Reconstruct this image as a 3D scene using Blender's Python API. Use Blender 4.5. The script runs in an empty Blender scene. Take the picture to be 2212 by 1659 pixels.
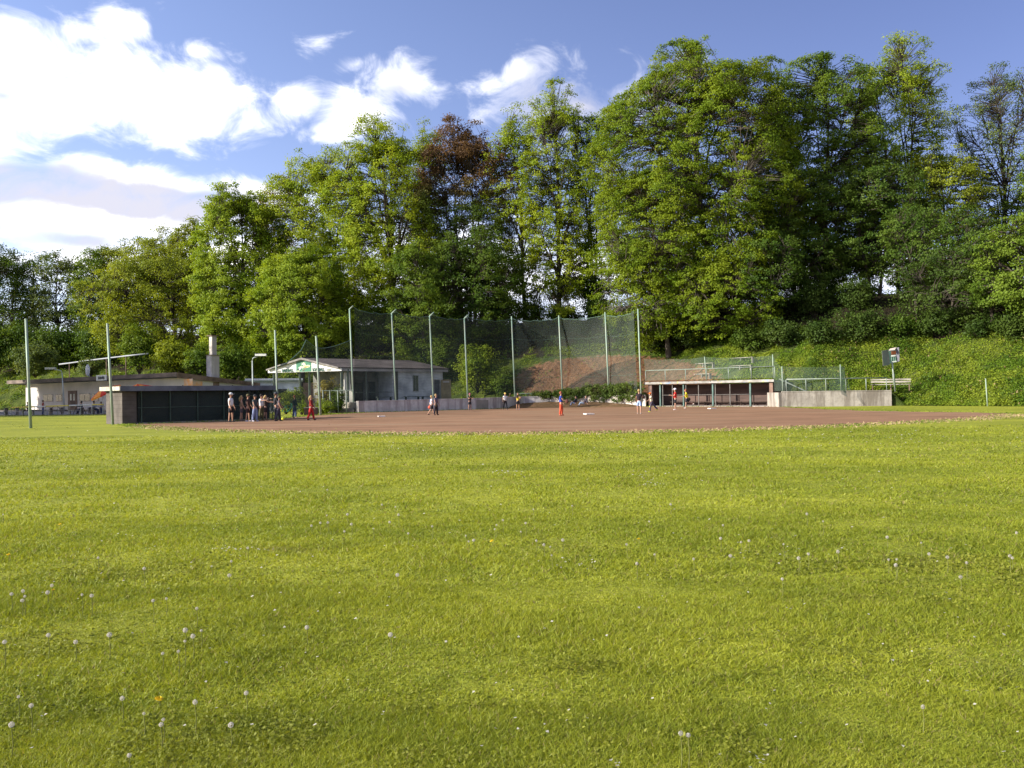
import bpy, math, random
import numpy as np
from mathutils import Vector, Matrix, noise
from mathutils.bvhtree import BVHTree
R = math.radians
S = bpy.context.scene
COL = S.collection

# ------------------------------------------------------------------ camera
F = 1916.0                       # focal length in units of a 2212 px wide picture
cam = bpy.data.cameras.new('camera'); cam_o = bpy.data.objects.new('camera', cam); COL.objects.link(cam_o)
cam.sensor_width = 36; cam.lens = 36 * F / 2212.0
cam.clip_start = 0.1; cam.clip_end = 5000
CAM = Vector((0, 0, 1.6))
ROT = Matrix.Rotation(R(90.61), 3, 'X') @ Matrix.Rotation(R(-0.8), 3, 'Z')
cam_o.matrix_world = Matrix.Translation(CAM) @ ROT.to_4x4()
S.camera = cam_o
S.render.resolution_x = 1024; S.render.resolution_y = 768

# ------------------------------------------------------------------ light
S.view_settings.view_transform = 'Standard'; S.view_settings.look = 'None'
S.view_settings.gamma = 1; S.view_settings.exposure = 1.15
SUN_EL = 22.5
SUN_H = Vector((-0.955, -0.295)).normalized()
sd = Vector((SUN_H.x * math.cos(R(SUN_EL)), SUN_H.y * math.cos(R(SUN_EL)), math.sin(R(SUN_EL))))
sun = bpy.data.lights.new('sun', 'SUN'); sun.energy = 5.0; sun.angle = R(0.5); sun.color = (1.0, 0.93, 0.80)
sun_o = bpy.data.objects.new('sun', sun); COL.objects.link(sun_o)
sun_o.rotation_mode = 'QUATERNION'; sun_o.rotation_quaternion = sd.to_track_quat('Z', 'Y'); sun_o.location = (-60, -30, 60)

# ------------------------------------------------------------------ pixel -> world helpers (work out real positions once)
def ray(x, y):
    d = ROT @ Vector(((x - 1106) / F, -(y - 829.5) / F, -1.0))
    return d / d.y
def at(x, y, Y): return CAM + ray(x, y) * Y
def gnd(x, y, z=0.0):
    d = ray(x, y); return CAM + d * ((z - CAM.z) / d.z)
def azel(x, y):
    d = ray(x, y).normalized(); return math.atan2(d.x, d.y), math.asin(d.z)

# ------------------------------------------------------------------ sky
W = bpy.data.worlds.new("World"); S.world = W; W.use_nodes = True
nt = W.node_tree; nt.nodes.clear()
def N(t, typ, **kw):
    n = t.nodes.new(typ)
    for k, v in kw.items(): setattr(n, k, v)
    return n
def M(t, op, a, b=None, c=None, clamp=False):
    n = N(t, 'ShaderNodeMath', operation=op, use_clamp=clamp)
    for i, v in enumerate((a, b, c)):
        if v is None: continue
        if isinstance(v, (int, float)): n.inputs[i].default_value = v
        else: t.links.new(v, n.inputs[i])
    return n.outputs[0]
def MR(t, v, a, b, c=0.0, d=1.0, smooth=True):
    n = N(t, 'ShaderNodeMapRange', interpolation_type='SMOOTHSTEP' if smooth else 'LINEAR')
    t.links.new(v, n.inputs['Value'])
    for k, q in (('From Min', a), ('From Max', b), ('To Min', c), ('To Max', d)): n.inputs[k].default_value = q
    return n.outputs['Result']
def MIX(t, fac, a, b, blend='MIX'):
    n = N(t, 'ShaderNodeMix', data_type='RGBA', blend_type=blend)
    for i, v in ((0, fac), (6, a), (7, b)):
        if isinstance(v, (int, float)): n.inputs[i].default_value = v
        elif isinstance(v, tuple): n.inputs[i].default_value = (v + (1,))[:4]
        else: t.links.new(v, n.inputs[i])
    return n.outputs[2]
sky = N(nt, 'ShaderNodeTexSky', sky_type='NISHITA', sun_disc=False)
sky.sun_elevation = R(SUN_EL); sky.sun_rotation = math.atan2(SUN_H.x, SUN_H.y); sky.altitude = 300
sky.air_density = 1.0; sky.dust_density = 0.4; sky.ozone_density = 1.6
tc = N(nt, 'ShaderNodeTexCoord')
sep = N(nt, 'ShaderNodeSeparateXYZ'); nt.links.new(tc.outputs['Generated'], sep.inputs[0])
az = M(nt, 'ARCTAN2', sep.outputs[0], sep.outputs[1])
el = M(nt, 'ARCSINE', sep.outputs[2])
cmb = N(nt, 'ShaderNodeCombineXYZ'); nt.links.new(az, cmb.inputs[0]); nt.links.new(el, cmb.inputs[1])
def fbm(t, vec, scale, detail=6, rough=0.55, dist=0.0, loc=(0, 0, 0), sc=(1, 1, 1)):
    mp = N(t, 'ShaderNodeMapping'); t.links.new(vec, mp.inputs[0])
    mp.inputs['Location'].default_value = loc; mp.inputs['Scale'].default_value = sc
    n = N(t, 'ShaderNodeTexNoise'); t.links.new(mp.outputs[0], n.inputs['Vector'])
    n.inputs['Scale'].default_value = scale; n.inputs['Detail'].default_value = detail
    n.inputs['Roughness'].default_value = rough; n.inputs['Distortion'].default_value = dist
    return n.outputs[0], n.outputs[1]
AE = cmb.outputs[0]
nf, ncol = fbm(nt, AE, 9, 3, 0.5)
wv = N(nt, 'ShaderNodeVectorMath', operation='SUBTRACT'); nt.links.new(ncol, wv.inputs[0]); wv.inputs[1].default_value = (.5, .5, .5)
ws = N(nt, 'ShaderNodeVectorMath', operation='SCALE'); nt.links.new(wv.outputs[0], ws.inputs[0]); ws.inputs['Scale'].default_value = 0.045
wa = N(nt, 'ShaderNodeVectorMath', operation='ADD'); nt.links.new(AE, wa.inputs[0]); nt.links.new(ws.outputs[0], wa.inputs[1])
flat = N(nt, 'ShaderNodeVectorMath', operation='MULTIPLY'); nt.links.new(wa.outputs[0], flat.inputs[0]); flat.inputs[1].default_value = (1, 1, 0)
def blob(x, y, rx, ry, k=1.0):
    a, e = azel(x, y)
    s1 = N(nt, 'ShaderNodeVectorMath', operation='SUBTRACT'); nt.links.new(flat.outputs[0], s1.inputs[0]); s1.inputs[1].default_value = (a, e, 0)
    s2 = N(nt, 'ShaderNodeVectorMath', operation='MULTIPLY'); nt.links.new(s1.outputs[0], s2.inputs[0]); s2.inputs[1].default_value = (F / rx, F / ry, 0)
    s3 = N(nt, 'ShaderNodeVectorMath', operation='LENGTH'); nt.links.new(s2.outputs[0], s3.inputs[0])
    return M(nt, 'MULTIPLY_ADD', s3.outputs['Value'], -k, k)
def blobs(lst):
    cur = None
    for b in lst:
        o = blob(*b); cur = o if cur is None else M(nt, 'MAXIMUM', cur, o)
    return cur
CL = [(110, 190, 270, 130), (330, 215, 250, 100), (20, 90, 110, 75), (275, 50, 75, 45, .8), (490, 190, 110, 40, .9), (410, 125, 90, 28, .55), (180, 60, 70, 40, .5),
      (640, 210, 90, 60, .9), (750, 235, 130, 65, .95), (725, 275, 90, 40, .8), (880, 180, 120, 55, .75), (775, 128, 46, 20, .4), (700, 80, 50, 22, .42),
      (80, 450, 430, 130), (380, 450, 330, 100), (560, 415, 150, 50), (-200, 330, 300, 200), (350, 560, 500, 90), (300, 395, 330, 60),
      (1250, 215, 230, 80, .55), (1045, 160, 90, 28, .6), (1110, 155, 80, 24, .45), (1000, 600, 620, 140, .8), (2150, 540, 160, 50, .8), (1700, 610, 400, 60, .7)]
den = blobs(CL)
f1, _ = fbm(nt, AE, 15, 9, 0.62, 0.6, sc=(1, 1.5, 1))
f1c = M(nt, 'MULTIPLY_ADD', f1, 2.3, -1.20)
dens = M(nt, 'ADD', den, f1c)
mask = MR(nt, dens, -0.12, 0.95)
# clouds elsewhere round the sky, away from the view
f2, _ = fbm(nt, AE, 3.0, 6, 0.55, loc=(7.3, 1.2, 0), sc=(1, 2.2, 1))
off = MR(nt, M(nt, 'ABSOLUTE', az), 0.60, 0.85)
m2 = M(nt, 'MULTIPLY', MR(nt, f2, 0.50, 0.66), off)
mask = M(nt, 'MAXIMUM', mask, m2)
above = MR(nt, el, -0.01, 0.02)
mask = M(nt, 'MULTIPLY', mask, above)
gray = blobs([(60, 400, 240, 60), (300, 425, 260, 45), (440, 440, 160, 50), (150, 520, 150, 25, .5), (0, 200, 60, 20, .35), (870, 190, 70, 35, .3), (1240, 220, 200, 80, .55)])
g = MR(nt, M(nt, 'ADD', gray, M(nt, 'MULTIPLY_ADD', f1, 1.0, -0.5)), -0.05, 0.45)
skyc = MIX(nt, 1.0, sky.outputs[0], (1.12, 0.97, 1.22), 'MULTIPLY')
warm = MIX(nt, MR(nt, az, -0.65, 0.55), (1.36, 1.36, 1.24), (0.70, 0.71, 0.74))
skyc = MIX(nt, 1.0, skyc, warm, 'MULTIPLY')
CW = 11.0
cc = MIX(nt, g, (CW, CW * .985, CW * 1.0), (CW * .42, CW * .42, CW * .49))
final = MIX(nt, mask, skyc, cc)
bg = N(nt, 'ShaderNodeBackground'); nt.links.new(final, bg.inputs[0]); bg.inputs[1].default_value = 0.080
out = N(nt, 'ShaderNodeOutputWorld'); nt.links.new(bg.outputs[0], out.inputs[0])

# ------------------------------------------------------------------ materials
MATS = {}
def mat(name, col, rough=0.75, var=0.18, scale=3.0, bump=0.0, spec=0.3, stretch=(1, 1, 1), col2=None, metal=0.0):
    if name in MATS: return MATS[name]
    m = bpy.data.materials.new(name); m.use_nodes = True; t = m.node_tree
    b = t.nodes['Principled BSDF']; b.inputs['Roughness'].default_value = rough
    b.inputs['Specular IOR Level'].default_value = spec; b.inputs['Metallic'].default_value = metal
    tcn = N(t, 'ShaderNodeTexCoord')
    f, _ = fbm(t, tcn.outputs['Object'], scale, 5, 0.6, 0.2, sc=stretch)
    k = MR(t, f, 0.3, 0.7)
    c2 = col2 if col2 else tuple(c * (1 - 2 * var) for c in col)
    c1 = tuple(min(1, c * (1 + var * .6)) for c in col)
    c = MIX(t, k, c2, c1); t.links.new(c, b.inputs['Base Color'])
    if bump:
        bn = N(t, 'ShaderNodeBump'); bn.inputs['Strength'].default_value = bump; bn.inputs['Distance'].default_value = 0.05
        f2_, _ = fbm(t, tcn.outputs['Object'], scale * 4, 6, 0.65); t.links.new(f2_, bn.inputs['Height']); t.links.new(bn.outputs[0], b.inputs['Normal'])
    MATS[name] = m; return m
def leafmat(name, a, b_, trans=0.42, patch=0.35, big=None):
    m = bpy.data.materials.new(name); m.use_nodes = True; t = m.node_tree
    b = t.nodes['Principled BSDF']; b.inputs['Roughness'].default_value = 0.55; b.inputs['Specular IOR Level'].default_value = 0.13
    o = t.nodes['Material Output']
    tcn = N(t, 'ShaderNodeTexCoord'); geo = N(t, 'ShaderNodeNewGeometry')
    f, _ = fbm(t, tcn.outputs['Object'], patch, 3, 0.5)
    k = M(t, 'ADD', MR(t, f, 0.36, 0.64, 0, 0.72), M(t, 'MULTIPLY', geo.outputs['Random Per Island'], 0.28))
    c = MIX(t, k, a, b_)
    if big is not None:      # (colour, z from, z to) - a differently coloured top
        sp = N(t, 'ShaderNodeSeparateXYZ'); t.links.new(tcn.outputs['Object'], sp.inputs[0])
        fz, _ = fbm(t, tcn.outputs['Object'], 0.25, 3, 0.5, loc=(4, 2, 1))
        z = M(t, 'ADD', sp.outputs[2], M(t, 'MULTIPLY_ADD', fz, 10, -5))
        c = MIX(t, MR(t, z, big[1], big[2]), c, big[0])
    t.links.new(c, b.inputs['Base Color'])
    tr = N(t, 'ShaderNodeBsdfTranslucent')
    tcx = MIX(t, 1.0, c, (1.25, 1.15, 0.5), 'MULTIPLY'); t.links.new(tcx, tr.inputs[0])
    mx = N(t, 'ShaderNodeMixShader'); mx.inputs[0].default_value = trans
    t.links.new(b.outputs[0], mx.inputs[1]); t.links.new(tr.outputs[0], mx.inputs[2]); t.links.new(mx.outputs[0], o.inputs[0])
    MATS[name] = m; return m

# ------------------------------------------------------------------ mesh helpers
class MB:
    def __init__(s): s.v = []; s.f = []
    def add(s, vs, fs):
        o = len(s.v); s.v += [tuple(p) for p in vs]; s.f += [tuple(i + o for i in f) for f in fs]; return s
    def hexa(s, p):      # 8 points: bottom ring then top ring
        return s.add(p, [(3, 2, 1, 0), (4, 5, 6, 7), (0, 1, 5, 4), (1, 2, 6, 5), (2, 3, 7, 6), (3, 0, 4, 7)])
    def box(s, c, d, rz=0.0):
        c = Vector(c); m = Matrix.Rotation(rz, 3, 'Z'); x, y, z = d[0] / 2, d[1] / 2, d[2] / 2
        return s.hexa([c + m @ Vector(q) for q in ((-x, -y, -z), (x, -y, -z), (x, y, -z), (-x, y, -z), (-x, -y, z), (x, -y, z), (x, y, z), (-x, y, z))])
    def wallseg(s, a, b, th, z0, z1, z0b=None, z1b=None):   # a,b plan points of the front line, thickness goes to the left of a->b
        a = Vector(a[:2]); b = Vector(b[:2]); d = (b - a).normalized(); n = Vector((-d.y, d.x)) * th
        z0b = z0 if z0b is None else z0b; z1b = z1 if z1b is None else z1b
        q = [(a, z0, z1), (b, z0b, z1b), (b + n, z0b, z1b), (a + n, z0, z1)]
        return s.hexa([(p.x, p.y, l) for p, l, h in q] + [(p.x, p.y, h) for p, l, h in q])
    def tube(s, pts, rad, n=8, cap=True):
        pts = [Vector(p) for p in pts]
        if isinstance(rad, (int, float)): rad = [rad] * len(pts)
        o = len(s.v); u = None
        for i, p in enumerate(pts):
            d = (pts[min(i + 1, len(pts) - 1)] - pts[max(i - 1, 0)]).normalized()
            if u is None: u = d.orthogonal().normalized()
            else:
                u = (u - d * u.dot(d))
                u = u.normalized() if u.length > 1e-5 else d.orthogonal().normalized()
            w = d.cross(u)
            for k in range(n):
                a = 2 * math.pi * k / n; s.v.append(tuple(p + (u * math.cos(a) + w * math.sin(a)) * rad[i]))
        for i in range(len(pts) - 1):
            for k in range(n):
                k2 = (k + 1) % n; s.f.append((o + i * n + k, o + i * n + k2, o + (i + 1) * n + k2, o + (i + 1) * n + k))
        if cap:
            s.f.append(tuple(o + k for k in reversed(range(n)))); s.f.append(tuple(o + (len(pts) - 1) * n + k for k in range(n)))
        return s
    def ell(s, c, r, n=12, m=8, rot=None):
        c = Vector(c); o = len(s.v); rot = rot or Matrix.Identity(3)
        for i in range(m + 1):
            ph = math.pi * i / m
            for k in range(n):
                a = 2 * math.pi * k / n
                s.v.append(tuple(c + rot @ Vector((r[0] * math.sin(ph) * math.cos(a), r[1] * math.sin(ph) * math.sin(a), r[2] * math.cos(ph)))))
        for i in range(m):
            for k in range(n):
                k2 = (k + 1) % n; s.f.append((o + i * n + k, o + (i + 1) * n + k, o + (i + 1) * n + k2, o + i * n + k2))
        return s
    def build(s, name, m, parent=None, smooth=False):
        me = bpy.data.meshes.new(name); me.from_pydata(s.v, [], s.f); me.update()
        if smooth: me.shade_smooth()
        o = bpy.data.objects.new(name, me); COL.objects.link(o)
        if m is not None: me.materials.append(m)
        if parent is not None: o.parent = parent
        return o
def npmesh(name, V, Fc, m, parent=None):    # V (n,3) float, Fc (k, s) int with fixed side count
    me = bpy.data.meshes.new(name); V = np.ascontiguousarray(V, np.float32); k, sd_ = Fc.shape
    me.vertices.add(len(V)); me.vertices.foreach_set('co', V.ravel())
    me.loops.add(k * sd_); me.loops.foreach_set('vertex_index', np.ascontiguousarray(Fc, np.int32).ravel())
    me.polygons.add(k); me.polygons.foreach_set('loop_start', np.arange(k, dtype=np.int32) * sd_)
    me.update(calc_edges=True)
    o = bpy.data.objects.new(name, me); COL.objects.link(o); me.materials.append(m)
    if parent is not None: o.parent = parent
    return o
def tag(o, label=None, cat=None, group=None, kind=None):
    if label: o['label'] = label
    if cat: o['category'] = cat
    if group: o['group'] = group
    if kind: o['kind'] = kind
    return o
def thing(name, label, cat, loc=(0, 0, 0), group=None):
    o = bpy.data.objects.new(name, None); COL.objects.link(o); o.location = loc; o.empty_display_size = .2
    return tag(o, label, cat, group)
def under(o, root):      # child keeps its world place although the root stands at the thing's base
    o.parent = root; o.matrix_parent_inverse = Matrix.Translation(-root.location); return o
def place_mesh_at(o, base):   # move a world-space mesh's origin to its base
    b = Vector(base); o.data.transform(Matrix.Translation(-b)); o.location = b; return o
# ------------------------------------------------------------------ ground
def lawn_col(t, co):
    a, _ = fbm(t, co, 0.22, 4, 0.55, 0.3, sc=(0.55, 1, 1))
    b, _ = fbm(t, co, 1.6, 5, 0.65, sc=(0.8, 1, 1), loc=(3, 8, 0))
    k = M(t, 'ADD', M(t, 'MULTIPLY', a, 0.62), M(t, 'MULTIPLY', b, 0.38))
    c = MIX(t, MR(t, k, 0.38, 0.62), LAWN_D, LAWN_L)
    d, _ = fbm(t, co, 0.5, 5, 0.7, loc=(11, 3, 5), sc=(.6, 1, 1))
    return MIX(t, MR(t, d, 0.60, 0.74, 0, .55), c, LAWN_B)
LAWN_D = (0.205, 0.235, 0.018); LAWN_L = (0.350, 0.365, 0.034); LAWN_B = (0.17, 0.135, 0.045)
def lawn_mat(name, soil):
    m = bpy.data.materials.new(name); m.use_nodes = True; t = m.node_tree; b = t.nodes['Principled BSDF']
    b.inputs['Roughness'].default_value = .85; b.inputs['Specular IOR Level'].default_value = .15
    co = N(t, 'ShaderNodeTexCoord').outputs['Object']
    c = lawn_col(t, co)
    h, _ = fbm(t, co, 9, 6, 0.75, sc=(1, .8, 1))
    c = MIX(t, MR(t, h, .35, .66, 0.5 if soil else .3, 0), c, (0.10, 0.11, 0.02))
    t.links.new(c, b.inputs['Base Color'])
    bn = N(t, 'ShaderNodeBump'); bn.inputs['Strength'].default_value = .9; bn.inputs['Distance'].default_value = .06
    t.links.new(h, bn.inputs['Height']); t.links.new(bn.outputs[0], b.inputs['Normal'])
    return m
mlawn = lawn_mat('lawn', True)
lw = MB()
xs = [-2500, -400, -150, -80, -40, 0, 40, 80, 150, 400, 2500]; ys = [-600, -100, -20, 0, 30, 60, 90, 130, 220, 500, 3000]
lw.add([(x, y, 0) for y in ys for x in xs], [(j * 11 + i, j * 11 + i + 1, (j + 1) * 11 + i + 1, (j + 1) * 11 + i) for j in range(10) for i in range(10)])
tag(lw.build('lawn', mlawn), 'mown green lawn running from the camera to the dirt infield', kind='structure')

# infield dirt
random.seed(5)
edge = [(300, 922), (420, 929), (600, 934), (800, 937), (1000, 938), (1200, 937), (1400, 933), (1600, 928), (1800, 921), (1950, 914), (2080, 907.5), (2160, 901), (2200, 896)]
far = [(2175, 892.5), (2050, 890.2), (1950, 889), (1850, 886.5), (1760, 883)]
poly = [gnd(*p) for p in edge] + [gnd(*p) for p in far]
poly += [Vector((25, 84.3, 0)), Vector((14.2, 94.9, 0)), Vector((4.6, 101, 0)), Vector((1.3, 101, 0)), Vector((-2.4, 92.6, 0)), Vector((-14.3, 82.6, 0)), Vector((-16.5, 74, 0)), Vector((-17.2, 62.5, 0)), Vector((-24.2, 55.4, 0))]
fine = []
for i, p in enumerate(poly):
    q = poly[(i + 1) % len(poly)]; n = max(1, int((q - p).length / .22)); dr = (q - p).normalized(); nr = Vector((-dr.y, dr.x, 0))
    amp = .55 if i < len(edge) + len(far) - 1 else .06
    for k in range(n):
        w = p.lerp(q, k / n)
        w = w + nr * (noise.noise(w * .35) * amp * 1.3 + noise.noise(w * 2.1) * amp * .5 + random.uniform(-.12, .12) * amp)
        fine.append((w.x, w.y, .006))
dm = mat('dirt', (0.262, 0.150, 0.088), .95, .14, .35, .5, .1, (.5, 1.5, 1))
tdn = dm.node_tree; bb = tdn.nodes['Principled BSDF']; src = bb.inputs['Base Color'].links[0].from_socket
cof = N(tdn, 'ShaderNodeTexCoord').outputs['Object']
f_, _ = fbm(tdn, cof, 1.1, 6, .7, .3, sc=(.35, 1.6, 1)); g_, _ = fbm(tdn, cof, 0.12, 3, .5, sc=(.6, 2.5, 1), loc=(2, 9, 0))
c_ = MIX(tdn, MR(tdn, f_, .50, .70, 0, .75), src, (0.135, 0.08, 0.047))
c_ = MIX(tdn, MR(tdn, g_, .48, .66, 0, .75), c_, (0.27, 0.18, 0.11)); tdn.links.new(c_, bb.inputs['Base Color'])
d_ = MB(); d_.add(fine, [tuple(range(len(fine)))])
tag(d_.build('infield_dirt', dm), 'reddish brown dirt infield beyond the lawn', kind='structure')

# ------------------------------------------------------------------ hill (strip along its foot)
HV = [(-260, 215, 0, 0, 1, 13, 30), (-115, 152, 0, 0, 1, 13, 27), (-82, 138, 0, 0, 1, 13, 25), (-58, 131, 0, 0, 1, 12.5, 24), (-32, 109, 0, 0, 1, 12, 24), (-24, 111, 0, 0, 1, 12, 22),
      (-14, 113, 0, .5, 1, 11.5, 19), (-5, 106, 0, .9, 1, 11.5, 17.5), (1.3, 101.6, .30, 1.12, 1.5, 11.3, 17), (4.6, 101.6, .30, 1.12, 1.6, 11.3, 16.5), (14.0, 95.6, .30, 1.15, 2.3, 11.6, 17),
      (14.9, 94.9, 2.75, 2.55, 3.4, 11.8, 17), (25.0, 84.9, 2.75, 2.55, 3.6, 12.2, 19), (25.6, 82.4, .0, 1.32, 2.4, 12.2, 20), (34.3, 80.7, .0, 1.32, 2.2, 12.2, 21),
      (35.2, 79.9, 0, 0, .4, 12.2, 22), (41.5, 69.5, 0, 0, .4, 12, 23), (56, 55, 0, 0, .4, 12, 23), (110, 18, 0, 0, .4, 12, 23), (200, -25, 0, 0, .4, 12, 23)]
smp = []
for i in range(len(HV) - 1):
    a, b = HV[i], HV[i + 1]; L = math.hypot(b[0] - a[0], b[1] - a[1]); n = max(1, int(L / 1.2))
    for k in range(n): smp.append([a[j] + (b[j] - a[j]) * k / n for j in range(7)])
smp.append(list(HV[-1]))
smp = np.array(smp)
tan = np.gradient(smp[:, :2], axis=0); nrm = np.stack([-tan[:, 1], tan[:, 0]], 1)
wn = 33; ker = np.hanning(wn + 2)[1:-1]; ker /= ker.sum()
ns = nrm / np.linalg.norm(nrm, axis=1)[:, None]
nsm = np.stack([np.convolve(np.pad(ns[:, j], wn // 2, mode='edge'), ker, 'valid') for j in (0, 1)], 1)
nsm /= np.linalg.norm(nsm, axis=1)[:, None]
rows = []
NSL = 26
def hrow(si):
    X, Y, s0, zt, s1, zc, run = smp[si]; n0, n1 = ns[si], nsm[si]; r = []
    r.append((X + n0[0] * s0, Y + n0[1] * s0, -.3)); r.append((X + n0[0] * (s0 + .02), Y + n0[1] * (s0 + .02), zt))
    for k in range(NSL + 1):
        u = k / NSL; s = s1 + run * u; w = min(1, s / 6)
        n = (n0 * (1 - w) + n1 * w); n = n / np.linalg.norm(n)
        px, py = X + n[0] * s, Y + n[1] * s
        z = zt + (zc - zt) * (u * 1.0 + .06 * math.sin(u * math.pi))
        q = Vector((px, py, z))
        amp = min(1, u * 8) * (1 if u < .99 else .4)
        z += amp * (.55 * noise.noise(q * .16) + .28 * noise.noise(q * .55) + .12 * noise.noise(q * 1.7))
        r.append((px, py, z))
    n = n1
    for s, dz in ((run + 8, .2), (run + 25, -.2), (run + 70, -1.5), (run + 110, -14)):
        r.append((X + n[0] * s, Y + n[1] * s, zc + dz))
    return r
HR = [hrow(i) for i in range(len(smp))]
nr_ = len(HR[0]); HVv = np.array(HR).reshape(-1, 3)
HF = np.array([(i * nr_ + j, (i + 1) * nr_ + j, (i + 1) * nr_ + j + 1, i * nr_ + j + 1) for i in range(len(HR) - 1) for j in range(nr_ - 1)])
hm = bpy.data.materials.new('hillside'); hm.use_nodes = True; t = hm.node_tree; b = t.nodes['Principled BSDF']
b.inputs['Roughness'].default_value = .95; b.inputs['Specular IOR Level'].default_value = .1
co = N(t, 'ShaderNodeTexCoord').outputs['Object']
f, _ = fbm(t, co, .35, 6, .65); f2, _ = fbm(t, co, 2.5, 5, .7)
c = MIX(t, MR(t, f, .38, .62), (.035, .055, .010), (.075, .10, .016)); c = MIX(t, MR(t, f2, .5, .7, 0, .6), c, (.07, .055, .03))
at_ = N(t, 'ShaderNodeAttribute', attribute_name='soil')
sm = MR(t, M(t, 'ADD', at_.outputs['Fac'], M(t, 'MULTIPLY_ADD', f2, .9, -.45)), .38, .55)
sc_ = MIX(t, MR(t, f2, .35, .65), (.12, .06, .033), (.23, .125, .068)); c = MIX(t, sm, c, sc_)
fo = N(t, 'ShaderNodeAttribute', attribute_name='painted_shade'); fk = MR(t, M(t, 'ADD', fo.outputs['Fac'], M(t, 'MULTIPLY_ADD', f, .8, -.4)), .35, .6)
c = MIX(t, fk, c, MIX(t, MR(t, f2, .4, .65), (.012, .010, .006), (.035, .028, .014)))  # upper bank coloured near-black brown, standing in for shade under the trees
t.links.new(c, b.inputs['Base Color'])
bn = N(t, 'ShaderNodeBump'); bn.inputs['Strength'].default_value = 1; bn.inputs['Distance'].default_value = .3
t.links.new(f2, bn.inputs['Height']); t.links.new(bn.outputs[0], b.inputs['Normal'])
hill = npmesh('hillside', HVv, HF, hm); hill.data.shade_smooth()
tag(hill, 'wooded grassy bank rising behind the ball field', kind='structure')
def soilness(p):
    X, Y, z = p
    # the landslip scar seen between the backstop poles
    u = (X + Y * 0) ; a = ((X - 11.0) / 11.5) ** 2 + ((z - 3.1) / 3.1) ** 2
    return max(0.0, min(1.0, 1.35 - a))
so = np.array([soilness(p) for p in HVv], np.float32)
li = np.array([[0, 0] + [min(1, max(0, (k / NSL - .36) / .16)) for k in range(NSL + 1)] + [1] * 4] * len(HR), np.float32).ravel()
atl = hill.data.attributes.new('painted_shade', 'FLOAT', 'POINT'); atl.data.foreach_set('value', li)
ata = hill.data.attributes.new('soil', 'FLOAT', 'POINT'); ata.data.foreach_set('value', so)
bvh = BVHTree.FromPolygons([Vector(p) for p in HVv], [tuple(int(x) for x in f) for f in HF])
def hz(X, Y, default=0.0):
    h = bvh.ray_cast(Vector((X, Y, 60)), Vector((0, 0, -1)))
    return h[0].z if h[0] is not None else default
def hillhit(x, y):
    h = bvh.ray_cast(CAM, ray(x, y).normalized()); return h[0]

# soil heap against the wall
mo = MB(); nx, ny = 40, 12; vs = []
a0, b0 = Vector((1.0, 99.9)), Vector((13.6, 94.9)); wl = [Vector((-0.5, 96.3)), Vector((1.5, 101.0)), Vector((4.6, 101.3)), Vector((13.9, 95.4))]
def along(pts, u):
    Ls = [(pts[i + 1] - pts[i]).length for i in range(len(pts) - 1)]; T = sum(Ls) * u
    for i, l in enumerate(Ls):
        if T <= l or i == len(Ls) - 1: return pts[i].lerp(pts[i + 1], min(1, T / l))
        T -= l
for i in range(nx + 1):
    w = along(wl, i / nx); pr = math.sin(math.pi * min(1, i / nx)) ** .6; wid = 1.2 + 4.2 * pr
    for j in range(ny + 1):
        u = j / ny; p = w + Vector((-.05, -1)) * wid * u
        h = .62 * pr * (1 - u) ** 1.3 + .10 * noise.noise(Vector((p.x, p.y, 0)) * 1.1) * pr * (1 - u)
        vs.append((p.x, p.y, h - .03 if j == ny or i in (0, nx) else max(.02, h)))
mo.add(vs, [(i * (ny + 1) + j, i * (ny + 1) + j + 1, (i + 1) * (ny + 1) + j + 1, (i + 1) * (ny + 1) + j) for i in range(nx) for j in range(ny)])
tag(mo.build('soil_heap', mat('heap', (.19, .11, .06), .95, .2, 2, .8, .1, col2=(.085, .06, .025)), smooth=True), 'heap of red soil piled against the backstop wall', kind='structure')

# paving round the left restaurant and strip by the gate
pv = MB(); P1 = gnd(-60, 898); P2 = gnd(232, 895)
pv.add([(P1.x, P1.y, .012), (P2.x, P2.y, .012), (-27.5, 101, .34), (-34.5, 94, .34), (-67.5, 122, .34), (-84, 130, .34)], [(0, 1, 2, 3, 4, 5)])
tag(pv.build('pavement', mat('paving', (.30, .27, .24), .9, .15, .6, .2)), 'pale paved apron in front of the long restaurant', kind='structure')
te = MB()
te.add([(-14.0, 83.4, .96), (-2.5, 92.9, .96), (1.4, 101.9, .96), (-4, 107, .96), (-14, 114, .96), (-24, 112, .96), (-18.0, 88.5, .96), (-16.4, 86.2, .96)]
       + [(-14.0, 83.4, -.2), (-2.5, 92.9, -.2), (1.4, 101.9, -.2), (-4, 107, -.2), (-14, 114, -.2), (-24, 112, -.2), (-18.0, 88.5, -.2), (-16.4, 86.2, -.2)],
       [(0, 1, 2, 3, 4, 5, 6, 7)] + [(i, i + 8, (i + 1) % 8 + 8, (i + 1) % 8) for i in range(8)])
tag(te.build('terrace', mat('terr', (.25, .23, .20), .9, .2, .8, .2)), 'raised terrace carrying the clubhouse', kind='structure')

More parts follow.
